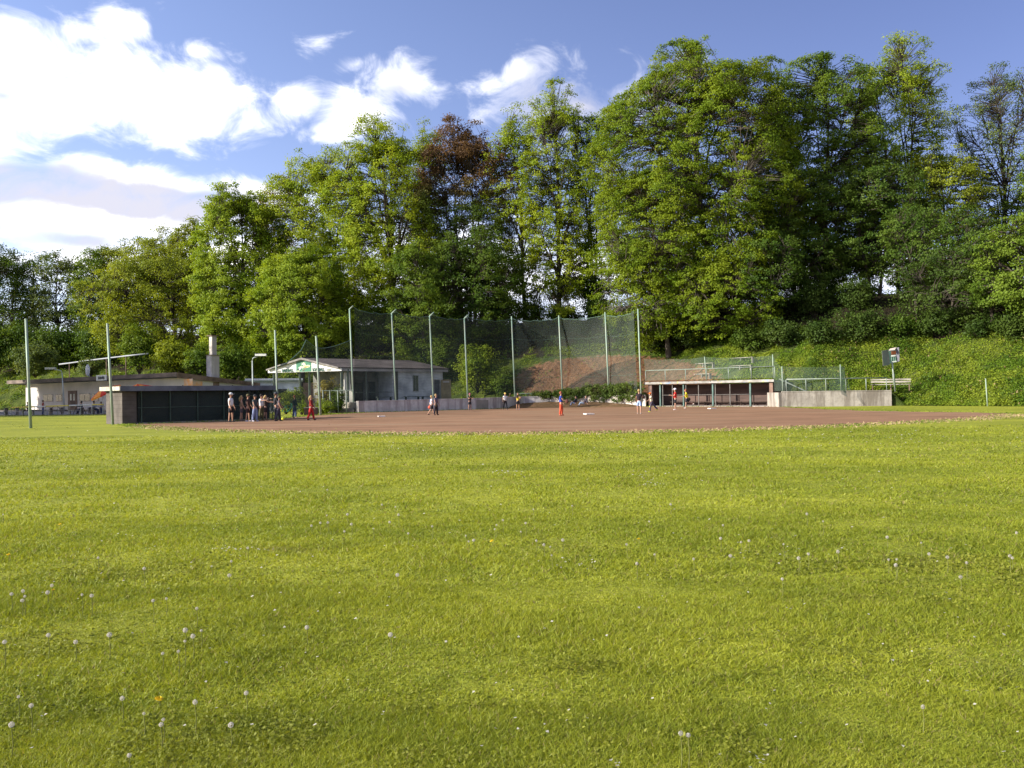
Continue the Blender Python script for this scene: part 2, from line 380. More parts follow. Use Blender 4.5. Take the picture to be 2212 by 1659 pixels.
# ------------------------------------------------------------------ retaining walls
def concrete(name, col, stain, sc=(1.2, 1.2, .12), amt=.8):
    m = mat(name, col, .9, .12, 1.5, .35, .15); t = m.node_tree; b = t.nodes['Principled BSDF']; s = b.inputs['Base Color'].links[0].from_socket
    co = N(t, 'ShaderNodeTexCoord').outputs['Object']
    f, _ = fbm(t, co, 1.0, 5, .65, .2, sc=sc); f2, _ = fbm(t, co, 3.2, 6, .7, loc=(5, 5, 5))
    c = MIX(t, MR(t, f, .45, .60, 0, amt), s, stain); c = MIX(t, MR(t, f2, .56, .72, 0, .5), c, stain)
    t.links.new(c, b.inputs['Base Color']); return m
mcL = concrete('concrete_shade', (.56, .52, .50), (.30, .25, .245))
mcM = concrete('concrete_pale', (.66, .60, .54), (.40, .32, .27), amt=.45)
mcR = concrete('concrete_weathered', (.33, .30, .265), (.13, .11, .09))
def wall(name, pts, z, m, label, th=.3):
    r = thing(name, label, 'wall', (pts[0][0], pts[0][1], 0)); 
    for i in range(len(pts) - 1):
        a, b = Vector(pts[i][:2]), Vector(pts[i + 1][:2])
        w = MB(); w.wallseg(a, b, th, -.1, z[i], -.1, z[i + 1]); under(w.build('wall_panel', m), r)
        w = MB(); d = (b - a).normalized(); n = Vector((d.y, -d.x)) * .03
        w.wallseg(a + n + d * .003, b + n - d * .003, th + .06, z[i] + .002, z[i] + .09, z[i + 1] + .002, z[i + 1] + .09); under(w.build('coping', m), r)
    return r
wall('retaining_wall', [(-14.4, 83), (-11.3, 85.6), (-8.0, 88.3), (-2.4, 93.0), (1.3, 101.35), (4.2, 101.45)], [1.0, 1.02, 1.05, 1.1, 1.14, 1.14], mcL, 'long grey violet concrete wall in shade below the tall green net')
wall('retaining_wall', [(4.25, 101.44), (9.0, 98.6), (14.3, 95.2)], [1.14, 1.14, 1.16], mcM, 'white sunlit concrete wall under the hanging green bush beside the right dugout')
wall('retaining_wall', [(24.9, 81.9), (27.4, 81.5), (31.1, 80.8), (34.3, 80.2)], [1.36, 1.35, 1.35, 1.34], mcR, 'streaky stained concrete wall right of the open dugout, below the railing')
w = MB(); w.wallseg((24.9, 81.92), (24.7, 84.9), .3, -.1, 1.34)
tag(w.build('end_wall', mcR), 'short concrete return wall beside the dugout pillar', 'wall')

# ------------------------------------------------------------------ poles and nets
mpole = mat('pole_green', (.17, .27, .21), .5, .25, 1.2, spec=.4, stretch=(1, 1, .4), col2=(.28, .30, .24))
mpole2 = mat('pole_grey', (.22, .26, .22), .5, .2, 1.2, spec=.4, stretch=(1, 1, .4))
def fence_pole(xb, yb, xt, yt, Y, r, label, arm=None, group='tall green net poles', zb=0.0):
    b = at(xb, yb, Y); b.z = zb if zb is not None else b.z; tp = at(xt, yt, Y)
    p = MB(); p.tube([b, b.lerp(tp, .5), tp], [r, r * .95, r * .85], 8); 
    if arm: p.tube([tp, tp + Vector(arm)], [r * .8, r * .7], 6)
    p.ell(tp, (r, r, r * .6), 8, 4)
    o = place_mesh_at(p.build('fence_pole', mpole, smooth=True), b)
    tag(o, label, 'pole', group); return o, b, tp
fence_pole(66.5, 925, 56, 690, 50.7, .085, 'leftmost green pole standing alone on the grass in front of the restaurant')
fence_pole(244, 917, 232, 700, 54.6, .085, 'green pole standing against the block end wall of the left dugout', group='tall green net poles')
fence_pole(601, 906, 594, 714, 62.6, .075, 'green pole rising behind the group of people at the dugout')
fence_pole(692.5, 897, 683, 727, 74.5, .10, 'green pole standing between the gable lettering and the red trousered person')
tops = [(764.5, 755, 668, 87.0, 890), (856, 846, 677, 89.6, 861), (937, 928, 683, 92.0, 860), (1011, 1003, 688, 95.0, 858), (1113, 1105, 684, 101.7, 857), (1216, 1207, 682, 101.6, 855), (1316, 1307, 675, 99.2, 854), (1386, 1378, 668, 94.6, 880)]
lab = ['tall green pole at the open left end of the backstop wall, beside the gate', 'tall pole in front of the clubhouse porch, with a bent top', 'tall pole in front of the clubhouse white wall and window, with a bent top', 'tall pole just right of the clubhouse, with a bent top',
       'tall pole between the white shirted thrower and the yellow shirted one', 'tall pole before the middle of the bare red soil, behind the blue shirted player', 'tall pole rising out of the bush over the wall', 'tall pole at the left corner of the right dugout']
NT = []
for i, (xb, xt, yt, Y, yb) in enumerate(tops):
    Y2 = Y - (.12 if i else 0)
    bz = [0, 0, 0, 0, 0, 0, 0, 0][i]
    o, b_, t_ = fence_pole(xb, yb, xt, yt, Y2, .085, lab[i], arm=(.45, .1, .42) if 1 <= i <= 3 else ((.35, .1, .35) if i == 0 else None), group='tall green net poles', zb=bz)
    NT.append((b_, t_))
def netmat(name, col, fac, wave=0.0):
    m = bpy.data.materials.new(name); m.use_nodes = True; t = m.node_tree; b = t.nodes['Principled BSDF']; o = t.nodes['Material Output']
    b.inputs['Base Color'].default_value = col + (1,); b.inputs['Roughness'].default_value = .7
    tr = N(t, 'ShaderNodeBsdfTransparent'); mx = N(t, 'ShaderNodeMixShader')
    co = N(t, 'ShaderNodeTexCoord').outputs['Object']
    f, _ = fbm(t, co, .5, 4, .6, sc=(1, 1, .5)); k = MR(t, f, .3, .7, fac * .72, min(1, fac * 1.22))
    if wave:
        w = N(t, 'ShaderNodeTexWave', wave_type='BANDS', bands_direction='Z'); w.inputs['Scale'].default_value = 1.1; w.inputs['Distortion'].default_value = 5; w.inputs['Detail'].default_value = 0
        t.links.new(co, w.inputs['Vector']); k = M(t, 'MULTIPLY_ADD', w.outputs['Fac'], wave, k)
    t.links.new(k, mx.inputs[0]); t.links.new(tr.outputs[0], mx.inputs[1]); t.links.new(b.outputs[0], mx.inputs[2]); t.links.new(mx.outputs[0], o.inputs[0])
    return m
mnet = netmat('net_green', (.028, .042, .032), .41, .05); mnet2 = netmat('net_pale', (.085, .13, .10), .22); mnet3 = netmat('net_dark', (.02, .05, .035), .55)
def net(name, tp, bt, m, label, nu=8, nv=10, scal=0.0, sag=.25, belly=.3, cord=None):
    V = []; n = len(tp)
    cols = []
    for i in range(n - 1):
        for k in range(nu + (1 if i == n - 2 else 0)):
            u = k / nu; a = tp[i].lerp(tp[i + 1], u); c = bt[i].lerp(bt[i + 1], u)
            a = a - Vector((0, 0, 1)) * (sag * 4 * u * (1 - u) + (scal * abs(math.sin(u * math.pi * 6)) if scal else 0))
            cols.append((a, c, u))
    for a, c, u in cols:
        for j in range(nv + 1):
            v = j / nv; p = a.lerp(c, v); p = p + Vector((0, 1, 0)) * belly * math.sin(v * math.pi) * (.4 + .6 * math.sin(u * math.pi) + .3 * noise.noise(p * .7))
            V.append(tuple(p))
    mb = MB(); mb.add(V, [(i * (nv + 1) + j, i * (nv + 1) + j + 1, (i + 1) * (nv + 1) + j + 1, (i + 1) * (nv + 1) + j) for i in range(len(cols) - 1) for j in range(nv)])
    base = bt[0].copy(); o = place_mesh_at(mb.build(name, m, smooth=True), base); tag(o, label, 'net')
    if name == 'backstop_net':
        for j in (3, 6, 9):
            c = MB(); c.tube([Vector(V[i * (nv + 1) + j]) for i in range(len(cols))], .009, 4); under(c.build('support_cable', cord), o)
    if cord is not None:
        c = MB(); c.tube([a for a, _, _ in cols], .03, 5); e = c.build('edge_cord', cord); under(e, o)
    return o
mcord = mat('cord', (.10, .17, .13), .7)
tpn = [t_ - Vector((0, -.25, .15)) + (Vector((.4, .1, .35)) if 0 <= i <= 3 else Vector((0, 0, 0))) for i, (b_, t_) in enumerate(NT)]
tpn[-1] = at(1369, 672, 95.2)
btn = [Vector((b_.x + (t_.x - b_.x) * .12, b_.y + .3, 1.2)) for b_, t_ in NT]; btn[-1] = Vector((tpn[-1].x + .3, 95.2, 1.3))
net('backstop_net', tpn, btn, mnet, 'huge dark green backstop net hung across the eight tall poles', 10, 12, scal=.14, sag=.3, belly=.7, cord=mcord)
def npt(x, y): return at(x, y, np.interp(x, [585, 601, 690, 757], [63, 64, 76, 87]))
net('sagging_net', [npt(*p) for p in [(586, 797), (620, 784), (650, 757), (661, 734), (683, 751), (700, 752), (725, 747), (757, 735)]],
    [npt(*p) for p in [(588, 862), (622, 868), (652, 874), (663, 876), (685, 880), (702, 880), (727, 880), (759, 882)]], mnet2, 'thin sagging green net with a peaked edge hung in front of the gable', 4, 8, sag=.02, belly=.5, cord=mcord)
# railings above the right dugout and wall
def rail(name, a, b, zr, zb, n, label, r=.045, extra=()):
    root = thing(name, label, 'railing', (a.x, a.y, zb))
    m = MB(); m.tube([Vector((a.x, a.y, zr)), Vector((b.x, b.y, zr + (b.z - a.z))) if False else Vector((b.x, b.y, zr))], r, 8); under(m.build('top_rail', mpole2, smooth=True), root)
    for i in range(n + 1):
        p = a.lerp(b, i / n); m = MB(); m.tube([(p.x, p.y, zb), (p.x - .03, p.y, zr - r)], r, 8); under(m.build('post', mpole2, smooth=True), root)
    return root
ra = Vector((14.2, 94.0, 0)); rb = Vector((24.95, 84.1, 0))
rail('railing', ra, rb, 3.82, 2.70, 6, 'long grey green railing along the roof edge of the right dugout')
N3t = [at(1391, 775, 94), at(1522, 771, 88.9), at(1669, 767, 84.4)]; N3b = [Vector((14.2, 94, 2.75)), Vector((19.2, 88.9, 2.75)), Vector((24.8, 84.4, 2.75))]
net('dugout_net', N3t, N3b, mnet2, 'pale green net standing above the roof of the right dugout', 8, 6, scal=.05, sag=.12, belly=.2)
for xb, yb, xt, yt, Y, l in ((1526, 822, 1522, 771, 88.9, 'middle thin net post on the right dugout roof'), (1671, 820, 1669, 766, 84.4, 'thin net post at the right end of the dugout roof')):
    fence_pole(xb, yb, xt, yt, Y, .05, l, group='net posts over the dugout', zb=2.70)
rc = Vector((25.4, 82.1, 0)); rd = Vector((34.0, 80.5, 0))
rr = rail('railing', rc, rd, 2.55, 1.43, 5, 'green railing on top of the stained concrete wall at the right')
m = MB(); m.tube([(25.0, 83.0, 2.6), (27.2, 82.25, 1.45)], .06, 8); under(m.build('brace', mpole2), rr)
sp = [at(1669, 768, 84.3), at(1684, 791, 82.9), at(1752, 793, 81.8), at(1820, 790, 80.9)]; sb = [Vector((24.9, 84.2, 1.5)), Vector((25.3, 82.9, 1.45)), Vector((28.2, 81.8, 1.45)), Vector((30.9, 80.9, 1.45))]
o = net('side_net', sp, sb, mnet2, 'pale green net panel behind the railing of the right wall, its loose corner hanging down', 6, 6, sag=.03, belly=.15)
fl = MB(); A = at(1815, 792, 80.3); B_ = at(1825, 792, 80.3)
fl.add([A, B_, at(1826, 842, 80.2), at(1830, 857, 80.0), at(1818, 852, 80.0), at(1815, 842, 80.2)], [(0, 1, 2, 5), (5, 2, 3, 4)]); under(fl.build('loose_corner', mnet3), o)
for k, (x, yb, yt, Y) in enumerate(((1690, 845, 792, 82.7), (1816, 843, 788, 80.8))):
    fence_pole(x + 1, yb, x - 1, yt, Y, .05, ['thin green net post beside the right end of the dugout', 'thin green net post at the hanging corner of the side net'][k], group='net posts on the right wall', zb=1.43)
fence_pole(2133, 857, 2129, 818, 72.5, .05, 'single short green post standing alone on the right bank', group=None, zb=hz(at(2133, 857, 72.5).x, 72.5, 0) - .1)
# ------------------------------------------------------------------ dugouts
mblock = mat('blockwork', (.105, .092, .081), .95, .15, 1.5, .2)
t = mblock.node_tree; b = t.nodes['Principled BSDF']; s_ = b.inputs['Base Color'].links[0].from_socket
def brickify(m, w, h, mortar=(.16, .14, .13), ms=.012, amt=.6):
    t = m.node_tree; b = t.nodes['Principled BSDF']; s_ = b.inputs['Base Color'].links[0].from_socket
    co = N(t, 'ShaderNodeTexCoord').outputs['Object']; sp = N(t, 'ShaderNodeSeparateXYZ'); t.links.new(co, sp.inputs[0])
    cb = N(t, 'ShaderNodeCombineXYZ'); t.links.new(M(t, 'ADD', sp.outputs[0], M(t, 'MULTIPLY', sp.outputs[1], -.9)), cb.inputs[0]); t.links.new(sp.outputs[2], cb.inputs[1])
    br = N(t, 'ShaderNodeTexBrick'); t.links.new(cb.outputs[0], br.inputs['Vector']); br.inputs['Scale'].default_value = 1
    br.inputs['Brick Width'].default_value = w; br.inputs['Row Height'].default_value = h; br.inputs['Mortar Size'].default_value = ms
    br.inputs['Color1'].default_value = (1, 1, 1, 1); br.inputs['Color2'].default_value = (.82, .8, .8, 1); br.inputs['Mortar'].default_value = (.5, .45, .42, 1)
    c = MIX(t, amt, s_, br.outputs['Color'], 'MULTIPLY'); t.links.new(c, b.inputs['Base Color'])
brickify(mblock, .5, .25)
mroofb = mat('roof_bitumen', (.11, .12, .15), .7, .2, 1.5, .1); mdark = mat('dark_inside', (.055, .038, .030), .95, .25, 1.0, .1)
mbrown = mat('brown_boards', (.095, .062, .052), .9, .3, .9, .2, stretch=(.3, .3, 2.5), col2=(.055, .038, .034))
mpaleboard = mat('pale_board', (.55, .52, .48), .8, .2, 1.5, stretch=(.5, .5, 1))
mgreenpaint = mat('green_paint', (.07, .13, .115), .5, .25, 1.5); mrust = mat('pillar_rough', (.20, .13, .10), .9, .2, 2, .3)
mwoodgrey = mat('grey_wood', (.36, .33, .29), .9, .3, 2.5, .2, stretch=(.4, .4, 3)); mfloor = mat('concrete_floor', (.33, .29, .27), .9, .15, 1.5)
def frame2(a, b):
    a = Vector(a); b = Vector(b); d = (b - a); L = d.length; d /= L; n = Vector((-d.y, d.x)); return a, d, n, L
def obox(mb, o, d, n, s0, s1, t0, t1, z0, z1, dz=None):   # box in a plan frame; s along d, t along n; dz = extra height at the t1 side
    q = [(s0, t0), (s1, t0), (s1, t1), (s0, t1)]; P = [o + d * s + n * t_ for s, t_ in q]; e = dz or 0
    return mb.hexa([(P[0].x, P[0].y, z0), (P[1].x, P[1].y, z0), (P[2].x, P[2].y, z0 + e), (P[3].x, P[3].y, z0 + e), (P[0].x, P[0].y, z1), (P[1].x, P[1].y, z1), (P[2].x, P[2].y, z1 + e), (P[3].x, P[3].y, z1 + e)])
def part(root, name, m, *boxes, fr=None, smooth=False):
    mb = MB()
    for bx in boxes: obox(mb, *fr[:3], *bx)
    return under(mb.build(name, m, smooth=smooth), root)
# left dugout
A_ = (-24.45, 55.6); B_ = (-17.0, 63.3)
fr = frame2(A_, B_); L = fr[3]
dg = thing('dugout', 'left dugout of grey block end wall with a dark blue grey roof, dark inside', 'dugout', (A_[0], A_[1], 0))
part(dg, 'end_wall', mblock, (0, .9, 0, .22, -.05, 2.05), (0, .22, .22, 2.5, -.05, 2.05), fr=fr)
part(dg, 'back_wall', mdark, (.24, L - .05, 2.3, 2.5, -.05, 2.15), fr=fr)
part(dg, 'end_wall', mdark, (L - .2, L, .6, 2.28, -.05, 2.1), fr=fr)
part(dg, 'roof', mroofb, (-.25, L + .1, -.35, 2.75, 2.20, 2.30), fr=fr)
part(dg, 'roof_edge', mroofb, (-.25, L + .1, -.40, -.353, 2.08, 2.40), fr=fr)
part(dg, 'roof_edge', mat('edge_wood', (.40, .39, .33), .8, .2, 2), (-.32, -.253, -.40, 2.75, 2.12, 2.38), fr=fr)
part(dg, 'lintel', mblock, (-.10, .215, -.05, 2.5, 2.053, 2.19), fr=fr)
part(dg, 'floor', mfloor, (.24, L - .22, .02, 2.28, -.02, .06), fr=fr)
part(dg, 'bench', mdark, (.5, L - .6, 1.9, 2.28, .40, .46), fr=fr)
for k in range(6):
    s = 1.2 + k * (L - 1.3) / 5
    part(dg, 'post', mat('dug_post', (.05, .08, .06), .6), (s, s + .06, .0, .06, .06, 2.19), fr=fr)
part(dg, 'rail', MATS['dug_post'], (1.0, L, .07, .10, 1.0, 1.04), fr=fr)
nm = MB(); obox(nm, *fr[:3], 1.0, L, .10, .105, .06, 2.1); under(nm.build('mesh_screen', netmat('mesh_screen', (.02, .035, .028), .5)), dg)
# green net hanging from its right end
net('hanging_net', [at(583, 832, 63.5), at(610, 845, 64.5), at(650, 853, 66)], [at(586, 885, 63.5), at(612, 886, 64.5), at(652, 884, 66)], mnet3, 'dark green net hanging off the right corner of the left dugout', 5, 5, sag=.02, belly=.3)
# right dugout
A_ = (14.55, 94.6); B_ = (24.95, 84.55); fr = frame2(A_, B_); L = fr[3]
dr = thing('dugout', 'right dugout with a pale roof edge, brown back wall and green posts', 'dugout', (A_[0], A_[1], 0))
part(dr, 'back_wall', mbrown, (0, L, 2.4, 2.6, -.05, 2.3), fr=fr)
part(dr, 'side_wall', mbrown, (-.05, .15, .05, 2.38, -.05, 2.3), fr=fr)
part(dr, 'pillar', mrust, (L - .45, L - .08, -.05, .4, -.05, 2.32), (L - .3, L - .08, .4, 2.38, -.05, 2.3), fr=fr)
part(dr, 'pillar', mat('pillar_brown', (.15, .10, .085), .9), (.17, .42, -.02, .3, -.05, 2.32), fr=fr)
part(dr, 'roof', mroofb, (-.35, L + .15, -.2, 2.7, 2.35, 2.50), fr=fr)
mg = bpy.data.materials.new('painted_fascia'); mg.use_nodes = True; t = mg.node_tree; b = t.nodes['Principled BSDF']; b.inputs['Roughness'].default_value = .8
co = N(t, 'ShaderNodeTexCoord').outputs['Object']; f, _ = fbm(t, co, 1.3, 6, .7, sc=(1, 1, 2)); f2, cl_ = fbm(t, co, 1.0, 3, .6, loc=(3, 3, 3))
c = MIX(t, MR(t, f, .4, .6), (.20, .19, .17), (.30, .29, .27)); c = MIX(t, MR(t, f2, .60, .64, 0, .7), c, (.40, .38, .08)); f3, _ = fbm(t, co, 1.6, 3, .6, loc=(9, 1, 3)); c = MIX(t, MR(t, f3, .62, .66, 0, .6), c, (.15, .25, .38)); t.links.new(c, b.inputs['Base Color'])
part(dr, 'roof_edge', mg, (-.35, L + .15, -.28, -.203, 2.36, 2.60), fr=fr)
part(dr, 'floor', mfloor, (.17, L - .47, .05, 2.38, -.02, .07), fr=fr)
part(dr, 'bench', mdark, (1.0, L - 1.4, 1.85, 2.2, .42, .48), fr=fr)
for k in range(9): part(dr, 'bench_leg', mdark, (1.4 + k * 1.4, 1.48 + k * 1.4, 1.95, 2.1, .07, .42), fr=fr)
for s, wd in ((1.42, .16), (4.3, .14), (7.75, .15), (11.9, .16)): part(dr, 'post', mgreenpaint, (s, s + wd, -.05, .10, -.02, 2.33), fr=fr)
mthin = mat('thin_post', (.14, .13, .12), .7)
for s in (1.75, 2.95, 4.6, 6.1, 8.05, 9.7): part(dr, 'post', mthin, (s, s + .07, .02, .09, .0, 2.33), fr=fr)
part(dr, 'rail', mthin, (1.7, 4.2, .03, .07, 1.18, 1.22), (4.6, 7.7, .03, .07, 1.18, 1.22), (8.0, 11.8, .03, .07, 1.18, 1.22), fr=fr)

# ------------------------------------------------------------------ clubhouse
mwhite = mat('white_render', (.74, .78, .82), .85, .10, .8, .15, col2=(.46, .50, .55)); mshingle = mat('shingle', (.115, .095, .092), .9, .25, .8, .3, stretch=(.4, .4, 3))
mfascia = mat('fascia_grey', (.44, .42, .42), .8, .15, .8); mgable = mat('gable_white', (.78, .77, .74), .7, .08, .6); mcanpost = mat('canopy_post', (.13, .16, .13), .7, .2, 1)
mglassd = mat('dark_glazing', (.05, .055, .05), .25, .3, .8, spec=.5); mtan = mat('tan_door', (.33, .27, .15), .7, .15, 1.2); mporch = mat('porch_wall', (.20, .20, .185), .9, .3, .6)
PA, PB = Vector((-17.3, 90.0)), Vector((-7.1, 100.0)); PG = Vector((-8.4, 4.0)); PC, PD = PA + PG, PB + PG
fr = frame2(PA, PB); L = fr[3]; e = fr[1]
ch = thing('clubhouse', 'low white ball club house with hipped brown roof, open porch and lettered gable end', 'club house', (-12, 95, .96))
PI_ = (PA + PC) / 2; PJ = (PB + PD) / 2 - e * .4
def z3(p, z): return (p.x, p.y, z)
rf = MB(); zE = 4.52; zR = 5.56; ov = e * .32; th = .1
P = [z3(PA - ov, zE), z3(PB, zE), z3(PJ, zR), z3(PI_ - ov, zR + .02), z3(PC - ov, zE), z3(PD, zE)]
Q = [(x, y, z - th) for x, y, z in P]
rf.add(P + Q, [(0, 1, 2, 3), (1, 5, 2), (5, 4, 3, 2), (9, 8, 7, 6), (8, 11, 7), (8, 9, 10, 11), (0, 6, 7, 1), (1, 7, 11, 5), (5, 11, 10, 4), (0, 3, 9, 6), (3, 4, 10, 9)])
under(rf.build('roof', mshingle), ch)
part(ch, 'fascia', mfascia, (0.1, L - .05, .05, .12, 4.12, 4.40), fr=fr)
# barge boards
for p0 in (PA, PC):
    v = MB(); a0 = p0 - ov * 1.06; a1 = PI_ - ov * 1.06; d2 = -e * .06
    v.hexa([z3(a0, zE - .15), z3(a1, zR - .15), z3(a1 + d2, zR - .15), z3(a0 + d2, zE - .15), z3(a0, zE + .0), z3(a1, zR + .06), z3(a1 + d2, zR + .06), z3(a0 + d2, zE + .0)])
    under(v.build('barge_board', mat('barge', (.26, .24, .225), .8, .2, 1.5)), ch)
# gable board
gm = MB(); n = -e * .05; zb = 4.13
def gpt(u, z, off=0): p = PC.lerp(PA, u) - e * (.08 + off); return (p.x, p.y, z)
def gz(u): return zE - .13 + (zR - zE) * (1 - abs(u - .5) * 2)
gm.add([gpt(-.01, zb), gpt(1.01, zb), gpt(1.01, gz(1.0)), gpt(.5, gz(.5)), gpt(-.01, gz(0))] + [gpt(-.01, zb, -.07), gpt(1.01, zb, -.07), gpt(1.01, gz(1.0), -.07), gpt(.5, gz(.5), -.07), gpt(-.01, gz(0), -.07)],
       [(0, 1, 2, 3, 4), (9, 8, 7, 6, 5), (0, 5, 6, 1), (1, 6, 7, 2), (2, 7, 8, 3), (3, 8, 9, 4), (4, 9, 5, 0)])
gab = under(gm.build('gable_board', mgable), ch)
def gquad(name, pts, m, off, par):
    v = MB(); v.add([gpt(u, z, off) for u, z in pts] + [gpt(u, z, off - .015) for u, z in pts], [tuple(range(len(pts)))] + [tuple(reversed(range(len(pts), 2 * len(pts))))] + [(i, i + len(pts), (i + 1) % len(pts) + len(pts), (i + 1) % len(pts)) for i in range(len(pts))])
    return under(v.build(name, m), par)
mgreen = mat('sign_green', (.07, .24, .15), .7, .12, .8)
gquad('emblem_panel', [(.395, 4.16), (.605, 4.16), (.605, gz(.605) - .03), (.5, gz(.5) - .03), (.395, gz(.395) - .03)], mgreen, .02, ch)
mcream = mat('emblem_cream', (.70, .72, .50), .7); myel = mat('emblem_yellow', (.62, .45, .16), .7); mlil = mat('emblem_lilac', (.50, .50, .58), .7); mblk = mat('emblem_dark', (.06, .08, .07), .7)
gquad('emblem_star', [(.47, 4.92), (.485, 4.99), (.465, 5.08), (.49, 5.06), (.505, 5.16), (.515, 5.06), (.535, 5.08), (.52, 4.99), (.53, 4.88), (.50, 4.82)], mcream, .04, ch)
gquad('emblem_bat', [(.475, 4.26), (.485, 4.20), (.535, 4.42), (.52, 4.50)], mcream, .05, ch)
gquad('emblem_bat', [(.482, 4.26), (.487, 4.23), (.528, 4.43), (.519, 4.47)], mblk, .07, ch)
gquad('emblem_script', [(.42, 4.55), (.455, 4.72), (.475, 4.80), (.48, 4.66), (.50, 4.80), (.515, 4.72), (.52, 4.90), (.54, 4.80), (.56, 4.86), (.595, 4.78), (.585, 4.60), (.55, 4.54), (.52, 4.60), (.49, 4.50), (.46, 4.52)], mcream, .04, ch)
gquad('emblem_script', [(.50, 4.60), (.505, 4.70), (.52, 4.66), (.53, 4.78), (.55, 4.72), (.565, 4.76), (.57, 4.64), (.54, 4.58)], myel, .06, ch)
gquad('emblem_script', [(.43, 4.40), (.445, 4.62), (.475, 4.62), (.465, 4.40), (.45, 4.30)], mlil, .06, ch)
gquad('emblem_script', [(.41, 4.34), (.425, 4.48), (.44, 4.46), (.435, 4.34)], mblk, .08, ch)
gquad('emblem_script', [(.40, 4.20), (.42, 4.30), (.45, 4.24), (.44, 4.19)], mcream, .05, ch)
mtext = mat('letter_green', (.015, .09, .055), .7)
def text(body, size, pos, right, up, m, par, name='lettering', sx=1.0):
    c = bpy.data.curves.new(name, 'FONT'); c.body = body; c.size = size; c.extrude = .012; c.offset = .014; c.align_x = 'CENTER'; c.materials.append(m); c.resolution_u = 3; c.space_character = 1.05
    tmp = bpy.data.objects.new('tmp', c); COL.objects.link(tmp); bpy.context.view_layer.update()
    me = bpy.data.meshes.new_from_object(tmp.evaluated_get(bpy.context.evaluated_depsgraph_get())); bpy.data.objects.remove(tmp)
    o = bpy.data.objects.new(name, me); COL.objects.link(o); right = Vector(right).normalized(); up = Vector(up).normalized(); nn = right.cross(up)
    Mx = Matrix((right * sx, up, nn)).transposed().to_4x4(); Mx.translation = Vector(pos); o.matrix_world = Mx
    w = o.matrix_world.copy(); o.parent = par; o.matrix_parent_inverse = Matrix.Translation(-par.location); o.matrix_basis = w; return o
gr = Vector((-PG.x, -PG.y, 0))
text('BASEBALL', .44, gpt(.277, 4.185, .03), gr, (0, 0, 1), mtext, ch, sx=.74)
text('SOFTBALL', .44, gpt(.702, 4.185, .03), gr, (0, 0, 1), mtext, ch, sx=.74)
text('1978', .26, gpt(.145, 4.19, .03), gr, (0, 0, 1), mat('letter_grey', (.42, .44, .36), .7), ch)
text('1978', .26, gpt(.845, 4.19, .03), gr, (0, 0, 1), MATS['letter_grey'], ch)
# canopy posts, walls
def cpost(p, w=.2, z1=4.35, m=None, z0=.0): v = MB(); v.box((p.x, p.y, (z0 + z1) / 2), (w, w, z1 - z0), .4); return under(v.build('post', m or mcanpost), ch)
for u, k in ((.03, .3), (.40, .3), (.46, .9), (.97, .3), (.985, .9)): cpost(PC.lerp(PA, u) + e * k)
for s in (3.2,): cpost(PA + e * s + fr[2] * .25, .14)
NL = fr[2]
part(ch, 'wall', mwhite, (7.0, 13.75, .45, .65, .9, 4.38), (13.55, 13.75, .65, 8.2, .9, 4.38), fr=fr)
part(ch, 'porch_wall', mporch, (2.0, 6.98, 3.0, 3.2, .9, 4.38), (1.8, 2.0, .75, 8.2, .9, 4.38), fr=fr)
part(ch, 'wall', mwhite, (6.75, 6.98, .47, 3.0, .9, 4.36), (2.0, 13.5, 8.2, 8.4, .9, 4.38), fr=fr)
part(ch, 'panel', mgable, (1.0, 1.75, 1.0, 1.06, 2.2, 4.0), fr=fr)
part(ch, 'door', mglassd, (3.7, 4.7, 2.95, 3.0, .97, 3.0), fr=fr); part(ch, 'door', mglassd, (5.4, 6.3, 2.95, 3.0, .97, 3.1), fr=fr)
part(ch, 'banner', mat('banner', (.55, .55, .46), .8, .15, 2), (2.5, 3.4, 2.9, 2.93, 2.3, 3.7), fr=fr)
part(ch, 'pillar', mat('pillar_dark', (.10, .11, .09), .8), (6.98, 7.35, .30, .448, .97, 4.12), fr=fr)
wn_ = part(ch, 'window', mat('win_frame', (.45, .47, .46), .6), (9.45, 10.25, .40, .448, 1.95, 3.75), fr=fr)
v = MB(); obox(v, *fr[:3], 9.52, 9.82, .38, .398, 2.02, 3.68); obox(v, *fr[:3], 9.88, 10.18, .38, .398, 2.02, 3.68); pn = v.build('pane', mat('pane', (.16, .19, .15), .2, .3, .5, spec=.6)); under(pn, ch)
part(ch, 'door_frame', mat('door_frame', (.55, .56, .55), .6), (12.35, 12.45, .38, .448, .97, 3.32), (13.25, 13.35, .38, .448, .97, 3.32), (12.45, 13.25, .38, .448, 3.22, 3.32), fr=fr)
part(ch, 'doorway', mat('doorway', (.12, .13, .15), .8), (12.45, 13.25, .41, .448, .97, 3.22), fr=fr)
v = MB(); hp = PA + e * 13.38 + NL * .35; v.box((hp.x + .58, hp.y - .05, 2.12), (1.12, .05, 2.28), .12); dl = under(v.build('door', mtan), ch)
v = MB(); v.box((hp.x + .6, hp.y - .10, 3.0), (.7, .02, .16), .12); under(v.build('door_sign', mpaleboard), ch)
part(ch, 'lower_rail', mcanpost, (2.0, 6.7, .35, .42, 1.9, 1.96), fr=fr)

